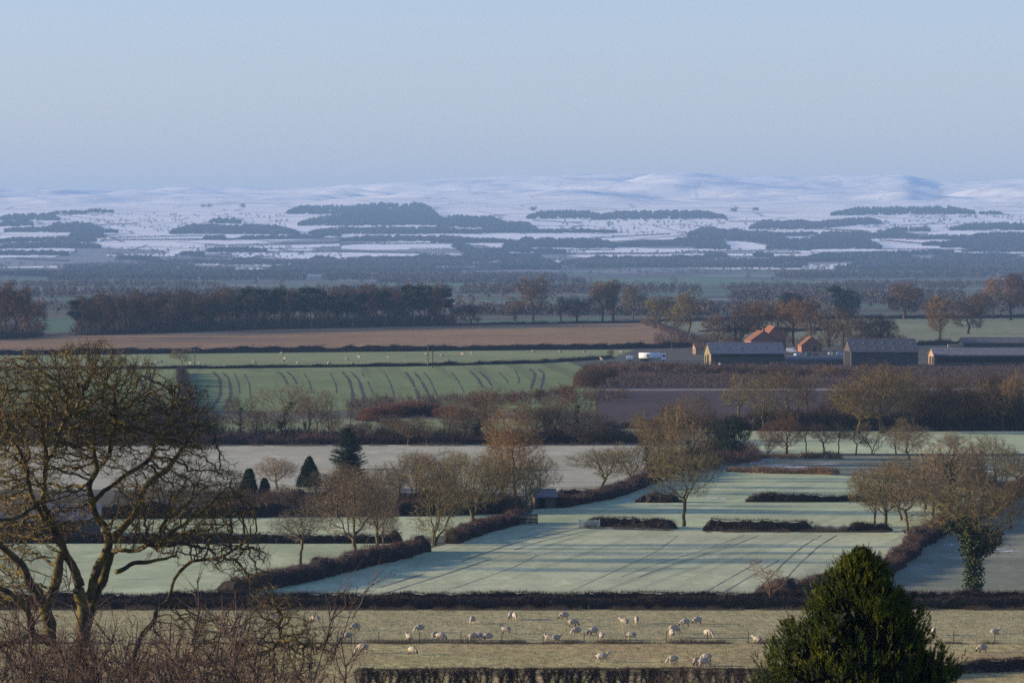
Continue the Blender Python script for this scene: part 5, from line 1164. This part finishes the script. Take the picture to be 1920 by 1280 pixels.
def building(name,px,base,rot,Wd,Dp,eave,ridge,walls,roof,label,cat,gable=None,sky=0,skyrows=1,openings=(),over=.35,chim=None,axis='x',gablem=None):
    """Wd along the ridge, Dp across; origin at the near left corner"""
    g=G(px,base); e=empty(name,g,R(rot)); tag(e,label,cat)
    y0,y1,ym=0,Dp,Dp/2
    Buf().box((Wd/2,.12,eave/2),(Wd-.5,.24,eave)).build('wall',walls,e); Buf().box((Wd/2,Dp-.12,eave/2),(Wd-.5,.24,eave)).build('wall',walls,e)
    gb=Buf(); gp=[(0,0),(Dp,0),(Dp,eave),(ym,ridge),(0,eave)]
    gb.prism(gp,0,.25,axis='x'); gb.build('gable_wall',gablem or walls,e)
    gb=Buf(); gb.prism(gp,Wd-.25,Wd,axis='x'); gb.build('gable_wall',gablem or walls,e)
    for sgn in (0,1):
        rb=Buf(); th=.12; sl=(ridge-eave)/ym; 
        ya=-over if sgn==0 else Dp+over; za=eave-sl*over+.03
        pr=[(ya,za),(ym,ridge+.03),(ym,ridge+.03+th),(ya,za+th)]
        rb.prism(pr,-over,Wd+over,axis='x'); ro=rb.build('roof',roof,e)
        if sgn==0 and sky:
            for rw in range(skyrows):
                for i in range(sky):
                    x=Wd*(i+.5)/sky; f=(rw+.55)/skyrows*.8+.05; y=-over+(ym+over)*f; z=za+th+sl*(y+over)
                    sb=Buf(); sb.prism([(y-.4,z-sl*.4+.02),(y+.4,z+sl*.4+.02),(y+.4,z+sl*.4+.06),(y-.4,z-sl*.4+.06)],x-.32,x+.32,axis='x'); sb.build('skylight',M_skyl,ro)
    for (fx0,fx1,z0,z1,side,mm,nm) in openings:
        ob=Buf()
        if side=='front': ob.box(((fx0+fx1)/2,-.06,(z0+z1)/2),(fx1-fx0,.08,z1-z0))
        else: ob.box((-.05,(fx0+fx1)/2,(z0+z1)/2),(.07,fx1-fx0,z1-z0))
        ob.build(nm,mm,e)
    if chim:
        for cx in chim:
            cb=Buf().box((cx,ym,ridge+.5),(.7,.7,1.3)); cb.box((cx,ym,ridge+1.2),(.8,.8,.12)); cb.build('chimney',M_brick,e)
    return e
building('barn',1333,684,9,25.6,11,3.9,7.4,M_boards,M_asb,'long grey barn with a pale frosted roof and yellow-lit left gable','barn',sky=6,openings=[(.6,25,2.9,3.5,'front',M_void,'ventilation_gap'),(3.5,6.5,.05,3.4,'side',M_void,'doorway'),(8.2,9.6,.05,3,'side',M_void,'doorway')],gablem=M_ysun)
building('shed',1304,664,9,3.5,5,2.6,4.2,M_stone,M_brick,'small stone and brick shed at the left end of the long grey barn','shed',openings=[(1.8,3,.1,2,'side',M_void,'door')])
e=building('barn',1596,686,7,23,13,4.8,9.0,M_boards,M_asbd,'big dark open-ended barn with a lichen-brown roof right of the parked cars','barn',sky=7,skyrows=2,openings=[(1.5,11.5,.1,4.9,'side',M_void,'doorway')])
building('cowshed',1752,684,4,44,12,3.3,5.6,M_timber,M_asb,'very long low cowshed with a pale roof running off the right edge','shed',gablem=M_stone,openings=[(1,43,.9,2.6,'front',M_void,'opening'),(1.6,5,.1,2.8,'side',M_void,'doorway'),(6.6,10,.1,2.8,'side',M_void,'doorway')])
building('cowshed',1806,655,3,44,10,2.6,4.6,M_boards,M_asbd,'second long low shed behind the very long cowshed','shed',sky=9)
building('brick_house',1457,664,98,12,10,5.2,8.8,M_brick,M_tile,'left-hand brick house with a steep orange pantiled roof','house',chim=[.8],openings=[(2,3,1,2.2,'front',M_glass,'window'),(6,7,1,2.2,'front',M_glass,'window')])
building('brick_house',1474,659,98,14,8.6,5.0,9.9,M_brick,M_tile,'taller brick house with an orange roof edge, right of the left-hand one','house',openings=[(3,4,1,2.2,'front',M_glass,'window')])
building('outhouse',1452,664,4,4.4,4,3.6,5.6,M_brick,M_tile,'low brick outhouse with a tiled roof joined below the taller house','house',openings=[(1.5,2.4,.1,2,'front',M_void,'door')])
building('brick_house',1541,660,98,7,8,2.6,5.9,M_brick,M_tile,'small gabled brick house with one orange roof slope behind the cars','house',openings=[(2.4,3.2,.1,2,'side',M_void,'door')])
building('small_barn',1003,953,12,3.1,2.8,1.8,2.7,M_timber,M_blueroof,'small dark barn with a frosted blue roof at the field corner','barn',openings=[(.6,1.6,.1,1.6,'front',M_void,'door')])
building('garden_shed',908,962,20,1.6,1.4,1.6,2.0,M_timber,M_tile,'little orange-roofed shed behind the twisting hedge tree','shed',openings=[(.4,1.1,.1,1.4,'front',M_void,'door')])
building('low_barn',-30,1006,3,15,8,2.2,4.0,M_boards,M_blueroof,'long low barn with a violet-blue roof seen through the mossy oak','barn',openings=[(2,6,.1,1.9,'front',M_void,'opening'),(8,12,.1,1.9,'front',M_void,'opening')])
# long blue-black mound with a low wall before it
g=G(1473,684); e=empty('dark_mound',g,R(2)); b=Buf(); b.box((11,4,1.1),(21.6,8,2.2)); 
prof=[(0,0),(8,0),(7.6,1.9),(5.5,2.7),(2.5,2.7),(.4,1.9)]
Buf().prism(prof,0,21.6,axis='x').build('mound_body',M_black,e); Buf().box((10.8,-.35,.55),(21.8,.3,1.1)).build('kerb_wall',M_timber,e)
tag(e,'long dark blue-black mound between the two barns','silage clamp')
# pale timber stack
g=G(1777,653); e=empty('timber_stack',g); 
for r_ in range(4): Buf().box((2.75,.6,.22+r_*.42),(5.5-.2*(r_%2),1.2,.38)).build('timber_bale',M_ptimber,e)
tag(e,'stack of pale sunlit timber behind the long cowshed','timber stack')
# vehicles
def wheel(e,x,y,r=.33,w=.22):
    Buf().tube([(x,y-w/2,r),(x,y+w/2,r)],[r,r],14).build('wheel',M_rubber,e)
def car(px,base,col,label,rot=90,kind='hatch',sc=1.0,cat='car'):
    g=G(px,base); e=empty('parked_'+('van' if cat=='van' else 'car'),g,R(rot)); m=mat('car_paint',col,tuple(k*.92 for k in col),1,rough=.3,spec=.5)
    if cat=='van': body=[(-2.5,.35),(2.4,.35),(2.45,.95),(2.2,1.15),(1.65,1.95),(1.45,2.1),(-2.45,2.1),(-2.5,1.9)]; win=[(1.25,1.25),(2.02,1.25),(1.6,1.88),(1.25,1.88)]; hw=.95
    else: body=[(-2.0,.3),(2.0,.3),(2.05,.75),(1.2,.95),(.6,1.42),(-1.3,1.48),(-1.9,1.0),(-2.05,.8)]; win=[(-1.25,.98),(1.0,.98),(.55,1.36),(-1.1,1.4)]; hw=.85
    b=Buf(); n=len(body)
    # slight tumblehome
    V=[(x,-hw*(1 if z<1 else .86),z) for x,z in body]+[(x,hw*(1 if z<1 else .86),z) for x,z in body]
    b.add(V,t=[[0,i,i+1] for i in range(1,n-1)]+[[n,n+i+1,n+i] for i in range(1,n-1)],q=[[i,i+n,(i+1)%n+n,(i+1)%n] for i in range(n)]); b.build('body',m,e)
    for s in (-1,1):
        w_=Buf(); y=s*(hw*.93+.02); w_.poly([(x,y,z) for x,z in (win if s<0 else win[::-1])]); w_.build('side_window',M_glass,e)
    x0,z0,x1,z1=(2.18,1.2,1.68,1.92) if cat=='van' else (1.16,.99,.66,1.38)
    Buf().add([(x0+.03,-hw*.8,z0),(x0+.03,hw*.8,z0),(x1+.03,hw*.76,z1),(x1+.03,-hw*.76,z1)],q=[[0,1,2,3]]).build('windscreen',M_glass,e)
    if cat!='van': Buf().add([(-1.86,-hw*.76,1.05),(-1.86,hw*.76,1.05),(-1.36,hw*.74,1.42),(-1.36,-hw*.74,1.42)],q=[[3,2,1,0]]).build('rear_window',M_glass,e)
    for wx in (-1.35 if cat!='van' else -1.6,1.3 if cat!='van' else 1.6):
        for s in (-1,1): wheel(e,wx,s*hw*.92)
    for s in (-1,1): Buf().box((2.03 if cat!='van' else 2.44,s*hw*.68,.68),(.06,.3,.16)).build('headlight',M_skyl,e)
    e.scale=(sc,sc,sc); tag(e,label,cat,'vehicles parked in the farmyard'); return e
car(1483,661,(.72,.74,.78),'white van parked behind the right end of the long grey barn',rot=-8,cat='van',sc=.85)
car(1495,668,(.30,.42,.50),'pale blue car nose-on in front of the white van',rot=-80)
car(1516,667,(.03,.05,.12),'dark blue car parked left of the dark red one',rot=-88)
car(1530,667,(.14,.02,.03),'dark red car below the small gabled house',rot=-92)
car(1557,667,(.62,.60,.48),'cream white car parked alone right of the dark red one',rot=92)
car(1574,667,(.35,.47,.60),'light blue car nearest the big dark barn',rot=-85)
# milk tanker
g=G(1197,677); e=empty('milk_tanker',(g[0],g[1],0),R(2)); L_=9.3; b=Buf()
a=np.linspace(0,2*math.pi,20,endpoint=False); prf=[(math.copysign(abs(math.cos(t))**.6,math.cos(t))*1.2,1.95+math.copysign(abs(math.sin(t))**.6,math.sin(t))*1.05) for t in a]
b.prism(prf,.2,7.9,axis='x'); b.build('tank',M_white,e,True); Buf().box((4,0,.75),(7.6,1.5,.25)).build('chassis',M_metal,e)
c=Buf(); c.prism([(-1.15,.5),(1.15,.5),(1.15,2.5),(.95,2.7),(-.95,2.7),(-1.15,2.5)],8.0,9.6,axis='x'); c.build('cab',M_white,e); Buf().box((9.62,0,1.95),(.06,2.0,.85)).build('windscreen',M_glass,e); Buf().box((8.9,-1.17,1.95),(.9,.06,.75)).build('side_window',M_glass,e)
Buf().tube([(3.2,-1.235,2.0),(3.2,-1.225,2.0)],[.42,.42],16).build('round_emblem',mat('emblem_black',(.05,.05,.06)),e)
for x in (1.2,2.2,3.2,8.8):
    for s in (-1,1): wheel(e,x,s*.95,.48,.3)
tag(e,'white milk tanker lorry with a dark round emblem parked left of the farm','lorry')
g=G(1175,677); e=empty('trailer',(g[0],g[1],0),0); Buf().prism([(-.7,.6),(.7,.6),(.8,1.2),(.55,1.9),(-.55,1.9),(-.8,1.2)],0,2.2,axis='x').build('tank',M_white,e,False); Buf().box((1.1,0,.5),(3.4,.9,.14)).build('chassis',M_metal,e)
for s in (-1,1): wheel(e,1.1,s*.7,.32)
tag(e,'small white tank trailer standing left of the milk tanker','trailer')
g=G(1350,688); e=empty('water_tank',(g[0],g[1],0)); Buf().tube([(0,0,.3),(0,0,1.25),(0,0,1.4)],[.5,.5,.25],12).build('tank',M_white,e); Buf().box((0,0,.15),(1.2,1.2,.3)).build('pallet',M_timber,e); tag(e,'small white tank in front of the long grey barn','water tank')
for i,x in enumerate([1336,1343,1357]):
    b=Buf().tube([(0,0,.02),(0,0,.28),(0,0,.42)],[.34,.36,.2],8); o=b.build('white_sack',M_white); o.location=G(x,688.5); tag(o,['leftmost of the three white sacks before the long grey barn','middle of the three white sacks, left of the small tank','white sack right of the small tank before the grey barn'][i],'sack',group='white sacks before the long grey barn')
# distant buildings on the vale floor
def farb(px,base,w_,h_,col,label,roofc=(.3,.3,.33)):
    X,D,Z=[float(v) for v in GV(np.array([px]),np.array([base]))]; W_=w_/FP*D; H_=h_/FP*D; e=empty('farmhouse' if h_>w_*.4 else 'distant_barn',(X,D,Z)); wm=mat('far_wall',col); rm=mat('far_roof',roofc)
    Buf().box((W_/2,4,H_*.33),(W_,8,H_*.66)).build('wall',wm,e); Buf().prism([(-.4,H_*.66),(8.4,H_*.66),(4,H_)],-.4,W_+.4,axis='x').build('roof',rm,e)
    for i in range(3): Buf().box((W_*(.2+.3*i),-.06,H_*.35),(W_*.08,.1,H_*.2)).build('window',M_glass,e)
    tag(e,label,'building')
for a in [(566,524,35,9,(.78,.70,.52),'long cream barn on the hazy vale floor left of centre'),(605,524,16,6,(.75,.70,.58),'short cream barn right of the long cream one'),
 (930,578,16,11,(.75,.60,.42),'cream farmhouse glowing beyond the vase-shaped tree'),(900,575,12,7,(.60,.25,.15),'low red building left of the cream farmhouse'),(845,574,22,5,(.70,.72,.75),'long white shed roof beyond the end of the pine wood'),
 (270,514,12,9,(.80,.78,.75),'white house among the trees under the left snow fields'),(318,505,18,5,(.82,.84,.88),'white shed glinting under the left snow fields'),(142,552,9,7,(.60,.28,.20),'small reddish house far off at the left'),(190,556,13,5,(.78,.72,.50),'cream shed beyond the left end of the pine wood'),
 (911,512,8,6,(.75,.68,.50),'cream house right of the valley centre'),(1145,465,8,4,(.80,.80,.75),'white farm on the snow right of the dark rectangular wood'),(1377,506,4,3,(.85,.85,.85),'white dot of a house under the right-hand snow strips'),(235,502,8,4,(.62,.40,.35),'brick cottage left of the white house'),(1900,506,14,4,(.80,.80,.82),'white sheds far off near the right edge')]:
    farb(*a)

# ------------------------------------------------------------ fences, gates, poles, wires
M_post=mat('fence_post_wood',(.10,.075,.05),(.07,.05,.04),3)
M_wire=mat('fence_wire',(.12,.12,.12),(.09,.09,.09),3,rough=.5,metal=.5)
fr=empty('sheep_fence',G(960,1205)); o0=G(960,1205)
xs=[-60+77*i for i in range(28)]; PB=Buf()
for x in xs:
    p=G(x,1205.5)-o0; a=Buf(); a.tube([(p[0],p[1],0),(p[0]+.01,p[1],1.12)],[.055,.05],6); a.build('fence_post',M_post,fr)
wb=Buf()
for z in (.3,.62,.95):
    P=np.array([G(x,1205.5)-o0+np.array([0,-.05,z]) for x in xs]); wb.segs(P[:-1],P[1:],.006,.006,3)
wb.build('wire',M_wire,fr); tag(fr,'post and wire fence running across the sheep pasture','fence')
tuftstrip([(-80,1206.5),(640,1206.5),(1440,1206.5),(2000,1206.5)],1.0,.36,150,'orange dead grass along the sheep fence',seed=60,clump=.40,r=.014)
tuftstrip([(640,1205),(1440,1205)],.9,.45,110,'taller tan tussocks along the middle of the sheep fence',seed=61,clump=.5,r=.014)
def gate(px0,px1,base,h,m,label,bars=5,name='field_gate'):
    A=G(px0,base);B=G(px1,base); e=empty(name,A,math.atan2(B[1]-A[1],B[0]-A[0])); L_=np.linalg.norm((B-A)[:2])
    for x in (0,L_): Buf().box((x,0,h*.55),(.16,.16,h*1.1)).build('gate_post',m,e)
    fb=Buf()
    for i in range(bars): fb.box((L_/2,.0,h*(.15+.8*i/(bars-1))),(L_-.2,.05,.12))
    for x in (L_*.08,L_*.5,L_*.92): fb.box((x,.03,h*.55),(.13,.04,h*.85))
    fb.segs([(L_*.08,.05,h*.15)],[(L_*.92,.05,h*.95)],.035,.035,4); fb.build('gate_bars',m,e); tag(e,label,'gate')
gate(1086,1124,989.5,1.1,mat('gate_pale_wood',(.72,.64,.48),(.62,.54,.4),2),'pale wooden five-bar gate at the top of the frosted field')
gate(793,815,1021,1.1,M_ptimber,'low timber gate in the gap beside the fork-trunked tree')
# cattle feeder by the dark barn
g=G(973,984); e=empty('cattle_trailer',g,R(6)); Buf().box((1.3,.8,1.0),(2.6,1.6,.12)).build('deck',M_timber,e)
b=Buf()
for x in (.05,.9,1.75,2.55): 
    for y in (0,1.6): b.box((x,y,.75),(.09,.09,1.5))
b.build('stake_post',M_timber,e)
for y in (-.06,1.66):
    b=Buf()
    for z in (.35,.7,1.3): b.box((1.3,y,z),(2.7,.05,.2))
    b.build('side_boards',M_timber,e); tag(e,'old wooden pen of boards at the corner of the frosted field','pen')
def pole(px,base,top,label,cross=True,double=False):
    g=G(px,base); h=(base-top)/FP*g[1]; e=empty('utility_pole',g)
    for dx in ((-.8,.8) if double else (0,)): Buf().tube([(dx,0,0),(dx,0,h)],[.17,.12],7).build('pole',M_timber,e)
    if cross: Buf().box((0,-.16,h-.4),(2.6,.12,.14)).build('crossarm',M_timber,e)
    b=Buf()
    for x in (-1.1,0,1.1): b.tube([(x,-.16,h-.32),(x,-.16,h+.0)],[.07,.05],6)
    b.build('insulators',M_metal,e); tag(e,label,'utility pole')
pole(365,690,655,'wooden utility pole beside the small tree at the head of the wheat hedge')
pole(807,690,645,'twin-legged utility pole in the long sheep pasture',double=True)
pole(11,634,607,'pole with a crossarm standing at the left end of the brown field')
pole(54,634,603,'tall thin pole before the clump of brown trees at the left')
pole(93,630,608,'faint pole in the gap between the left clump and the pine wood')
pole(1260,657,638,'short pole left of the farm entrance',cross=False)
pole(932,602,566,'thin pole beyond the brown field left of the vase-shaped tree')
pole(33,1085,1038,'reddish post seen through the mossy oak at the left',cross=False)
def wire(pts,label,r=.014,sag=.6):
    b=Buf(); P=[]
    for (x0,y0,D0),(x1,y1,D1) in zip(pts[:-1],pts[1:]):
        A=PP(x0,y0,D0);B=PP(x1,y1,D1); t=np.linspace(0,1,13)[:,None]; Q=A+(B-A)*t; Q[:,2]-=(sag*4*t*(1-t))[:,0]; P.append(Q)
    for Q in P: b.segs(Q[:-1],Q[1:],r,r,3)
    tag(b.build('power_line',M_wire),label,'power line',group='overhead wires across the vale')
wire([(-700,872,560),(400,884,560),(1100,903,560),(1900,904,560),(2700,905,560)],'upper wire of the nearest line, crossing the pale stubble field',r=.016)
wire([(-700,882,560),(400,893,560),(1100,912,560),(1900,914,560),(2700,915,560)],'lower wire of the nearest line, crossing the pale stubble field',r=.016)
wire([(-300,770,740),(510,781,740),(1000,790,740),(1950,800,740),(2600,806,740)],'upper wire of the line above the scrub hedge',r=.018)
wire([(-300,778,740),(510,788,740),(1000,796,740),(1950,806,740),(2600,812,740)],'lower wire of the line above the scrub hedge',r=.018)
wire([(11,609,1920),(365,656,1410),(807,648,1410),(1260,652,1500),(2100,668,1500)],'long thin wire slanting over the brown field to the farm',r=.03,sag=1)
wire([(700,661,1400),(1150,671,1390),(1500,678,1380),(2100,676,1380)],'thin wire passing before the farm buildings',r=.025)
wire([(-200,497,3000),(300,515,3000),(1000,552,3000),(1900,574,3000)],'faint far wire above the pine wood',r=.06,sag=3)

# ------------------------------------------------------------ sheep
def sheepmesh(name,pose,face):
    """one continuous surface: body rings, neck, head and jointed legs fused by a voxel remesh"""
    b=Buf(); lie=pose=='lying'
    zb=.40 if lie else .62
    bx=np.linspace(-.52,.48,9); rz=np.array([.12,.25,.31,.33,.33,.32,.30,.25,.15]); 
    pts=[(x,0,zb+.02*math.sin(x*5)) for x in bx]
    # body
    n=12; a=np.arange(n)*2*math.pi/n; V=[]
    for (x,y,z),r in zip(pts,rz): V+= [(x,math.cos(t)*r*.86,z+math.sin(t)*r*(1.0 if not lie else .92)) for t in a]
    q=[[k*n+i,k*n+(i+1)%n,(k+1)*n+(i+1)%n,(k+1)*n+i] for k in range(8) for i in range(n)]; tt=[[0,i+1,i] for i in range(1,n-1)]+[[8*n,8*n+i,8*n+i+1] for i in range(1,n-1)]
    b.add(V,t=tt,q=q)
    if pose=='grazing': neck=[(.36,0,.66),(.56,0,.52),(.68,0,.34)]; head=[(.66,0,.36),(.74,0,.24),(.80,0,.10)]
    elif pose=='walking': neck=[(.34,0,.72),(.52,0,.84),(.62,0,.93)]; head=[(.58,0,.95),(.72,0,.92),(.86,0,.84)]
    elif pose=='lying': neck=[(.34,0,.50),(.50,0,.62),(.58,0,.72)]; head=[(.55,0,.73),(.68,0,.70),(.82,0,.62)]
    else: neck=[(.34,0,.74),(.48,0,.92),(.54,0,1.02)]; head=[(.51,0,1.04),(.64,0,1.02),(.78,0,.94)]
    b.tube(neck,[.19,.15,.12],10); b.tube(head,[.11,.095,.06],10)
    hx,_,hz=head[0]
    for s in (-1,1): b.tube([(hx,s*.07,hz+.03),(hx-.04,s*.17,hz+.04),(hx-.02,s*.22,hz+.01)],[.03,.035,.015],6)
    b.tube([(-.5,0,zb+.12),(-.58,0,zb+.02),(-.58,0,zb-.16)],[.06,.05,.035],6)
    if lie:
        for s in (-1,1):
            b.tube([(.30,s*.18,.22),(.46,s*.20,.08),(.60,s*.19,.06)],[.07,.05,.035],6); b.tube([(-.30,s*.20,.24),(-.10,s*.28,.08),(-.34,s*.30,.06)],[.10,.055,.035],6)
    else:
        st=.10 if pose=='walking' else .03
        for s,k in ((-1,1),(1,-1)):
            b.tube([(.30,s*.14,.50),(.31+st*k*.6,s*.14,.28),(.30+st*k,s*.14,.04),(.33+st*k,s*.14,.02)],[.10,.048,.036,.042],7)
            b.tube([(-.34,s*.15,.52),(-.28-st*k*.3,s*.15,.38),(-.40-st*k,s*.15,.26),(-.37-st*k,s*.15,.02)],[.13,.075,.045,.04],7)
    me=b.mesh(name,M_wool,True); o=bpy.data.objects.new('tmp',me); COL.objects.link(o)
    md=o.modifiers.new('r','REMESH'); md.mode='VOXEL'; md.voxel_size=.028; md.use_smooth_shade=True
    dg=bpy.context.evaluated_depsgraph_get(); m2=bpy.data.meshes.new_from_object(o.evaluated_get(dg)); bpy.data.objects.remove(o)
    m2.materials.clear(); m2.materials.append(M_wool); m2.materials.append(face)
    rng=np.random.default_rng(1); co=np.zeros(len(m2.vertices)*3); m2.vertices.foreach_get('co',co); co=co.reshape(-1,3)
    h0=np.array(head[0]); ishead=((co-h0)@(np.array(head[2])-h0)>-.02)&(np.linalg.norm(co-np.array(head[1]),axis=1)<.24)
    isleg=(co[:,2]<.30) if not lie else (co[:,2]<.10)
    wool=~(ishead|isleg); nn=np.zeros(len(co)*3); m2.vertices.foreach_get('normal',nn); nn=nn.reshape(-1,3)
    co[wool]+=nn[wool]*((fbm(co[wool,0]*14+co[wool,2]*9,co[wool,1]*14+co[wool,2]*5,2))*.035)[:,None]
    m2.vertices.foreach_set('co',co.astype(np.float32).ravel())
    fc=np.array([ (not wool[list(p.vertices)].any()) for p in m2.polygons]); m2.polygons.foreach_set('material_index',fc.astype(np.int32)); m2.update()
    m2.name=name; return m2
M_wool=mat('sheep_wool',(.46,.40,.31),(.34,.29,.23),6,tint=True,bump=.4)
M_faced=mat('dark_sheep_face',(.04,.035,.03),(.06,.05,.045),8); M_facel=mat('pale_sheep_face',(.50,.44,.36),(.40,.34,.28),8)
SM={(p,f):sheepmesh('sheep',p,M_faced if f else M_facel) for p in ('grazing','walking','lying','standing') for f in (0,1)}
def sheep(px,foot,pose,dark,rz,label,sc=1.0,tint=(1,1,1),group='sheep in the front pasture'):
    o=link(bpy.data.objects.new('sheep',SM[(pose,dark)])); o.location=G(px,foot); o.rotation_euler=(0,0,R(rz)); o.scale=(sc,)*3; o.color=(*tint,1); tag(o,label,'sheep',group)
Lf,Rt,Aw,To=180,0,90,-90
for a in [(514,1162,'lying',0,Lf,'cream sheep lying behind the tip of the lowest oak bough'),(592,1167,'grazing',0,160,'cream sheep grazing behind the right end of the oak bough'),
(667,1182,'grazing',1,215,'sheep grazing near the left fence posts, just above the first post'),(787,1185,'grazing',0,200,'sheep grazing above the fence between the second and third posts'),(652,1200,'grazing',1,185,'shaded sheep grazing at the fence beside the oak twigs'),
(680,1224,'grazing',0,172,'large sheep grazing left below the fence near the oak twigs'),(773,1227,'grazing',1,-40,'dark-faced cream sheep facing the viewer below the fence, left side'),(767,1199,'lying',0,120,'sheep lying in the dead grass at the fence, left part'),
(816,1199,'grazing',0,25,'paler of two sheep grazing together behind the fence'),(826,1200,'grazing',1,-20,'darker-faced of two sheep grazing together behind the fence'),(887,1201,'grazing',0,10,'cream sheep feeding behind the fourth post'),(897,1200,'grazing',1,-15,'sheep just right of the one behind the fourth post'),
(915,1201,'grazing',0,195,'cream sheep right of the feeding pair at the fence'),(886,1169,'grazing',0,250,'lone white sheep far back above the feeding pair'),(958,1161,'grazing',1,250,'left sheep of the pair furthest back in the middle'),(965,1162,'grazing',0,285,'right sheep of the pair furthest back in the middle'),
(949,1188,'standing',1,165,'dark-faced sheep standing with its head raised to the left'),(1058,1161,'grazing',1,195,'white sheep grazing near the lane hedge in the middle'),(1074,1174,'grazing',1,5,'golden-lit sheep with a dark face in the middle'),(1081,1190,'grazing',0,200,'small shaded sheep below the golden-lit one'),
(1113,1190,'grazing',1,190,'dark-faced white sheep grazing left, right of the small shaded one'),(1128,1200,'grazing',0,95,'sheep hidden behind a fence post right of the dark-faced one'),(1171,1173,'walking',0,150,'golden sheep walking left with head raised'),(1194,1169,'grazing',0,265,'narrow sheep seen end-on right of the golden walker'),
(1285,1174,'grazing',1,190,'white sheep grazing left in the right half, upper one of a pair'),(1308,1170,'grazing',1,205,'white sheep right of the upper pair in the right half'),(1184,1199,'grazing',0,170,'white sheep at the fence below the golden walker'),(1260,1196,'grazing',0,100,'big round sheep seen from behind at the fence'),
(1263,1188,'grazing',0,20,'sheep half hidden behind the big round one'),(1328,1196,'grazing',0,-45,'cream sheep with its head down right of the big round one'),(1420,1203,'lying',0,150,'sheep lying in the dead grass near the conifer'),(1129,1241,'walking',0,-8,'big cream sheep walking right near the bottom hedge'),
(1262,1244,'grazing',0,180,'sheep half hidden by the brown twiggy bushes'),(1325,1240,'grazing',1,175,'sheep standing above the brown twiggy bushes'),(1306,1248,'grazing',1,240,'left of two sheep low behind the twiggy bushes'),(1318,1249,'grazing',0,10,'right of two sheep low behind the twiggy bushes'),
(1030,1200,'lying',0,170,'left of two sheep lying in the dead grass in the middle'),(1042,1201,'lying',0,20,'right of two sheep lying in the dead grass in the middle'),(1865,1189,'lying',0,10,'cream sheep lying alone near the right edge'),(1842,1223,'grazing',1,192,'dark-faced white sheep grazing below the fence at the right'),(1751,1191,'grazing',0,80,'sheep just showing right of the conifer')]:
    sheep(*a,sc=.96 if 'big' in a[5] or 'large' in a[5] else .84,tint=(1-.16*((a[0]*7)%5)/5,)*3)
FS=[(267,686),(295,681),(302,681),(358,685),(374,685),(477,681),(529,665),(531,680),(535,675),(558,682),(617,684),(651,676),(661,685),(674,671),(728,673),(800,667),(829,669),(841,677),(868,666),(884,665),(1000,661),(1051,661),(1096,662),(1128,676),(1163,662),(1168,661)]
for i,(x,y) in enumerate(FS):
    sheep(x,y,['grazing','lying','grazing','standing'][i%4],0,[0,180,40,150,90][i%5],'tiny far sheep in the green strip below the brown field, %s from left'%ORD(i+1),sc=1.15,group='far sheep below the brown field')
# snow lying on the grass
def snowpatch(px,py,w_,h_,seed):
    rng=np.random.default_rng(seed); n=14; a=np.linspace(0,6.283,n,endpoint=False); b=Buf()
    for k in range(int(6+w_/5)):
        f=rng.random()**.7; q0=rng.uniform(0,6.283); c=G(px+math.cos(q0)*f*w_*.5,py+math.sin(q0)*f*h_*.5); rx=w_/FP*c[1]*rng.uniform(.03,.16); ry=(G(px,py-h_/2)[1]-G(px,py)[1])*rng.uniform(.08,.35)
        r=1+.7*fbm(np.cos(a)*1.6+seed+k,np.sin(a)*1.6,3); zz=.075+.0004*k
        b.add([(c[0],c[1],zz+.02)]+[(c[0]+math.cos(t)*rx*q,c[1]+math.sin(t)*ry*q,zz) for t,q in zip(a,r)],t=[[0,i+1,(i+1)%n+1] for i in range(n)])
    tag(b.build('snow_patch',M_snow),kind='structure')
M_snow=mat('lying_snow',(.80,.82,.86),(.70,.72,.76),1.5,world=True)
for i,a in enumerate([(1450,873,60,3),(1480,876,70,2.5),(1420,868,40,2),(1510,879,50,2),(1860,1030,60,3),(1885,1034,50,2.5),(1842,1028,24,3),(1780,1022,22,4),(1176,938,26,3),(1340,935,50,2),(1020,993,20,1.5),(672,791,40,1.2),(1045,990,30,1),(690,791,30,1.5),(1850,884,40,1.5),(1545,870,60,1.5)]): snowpatch(*a,i)
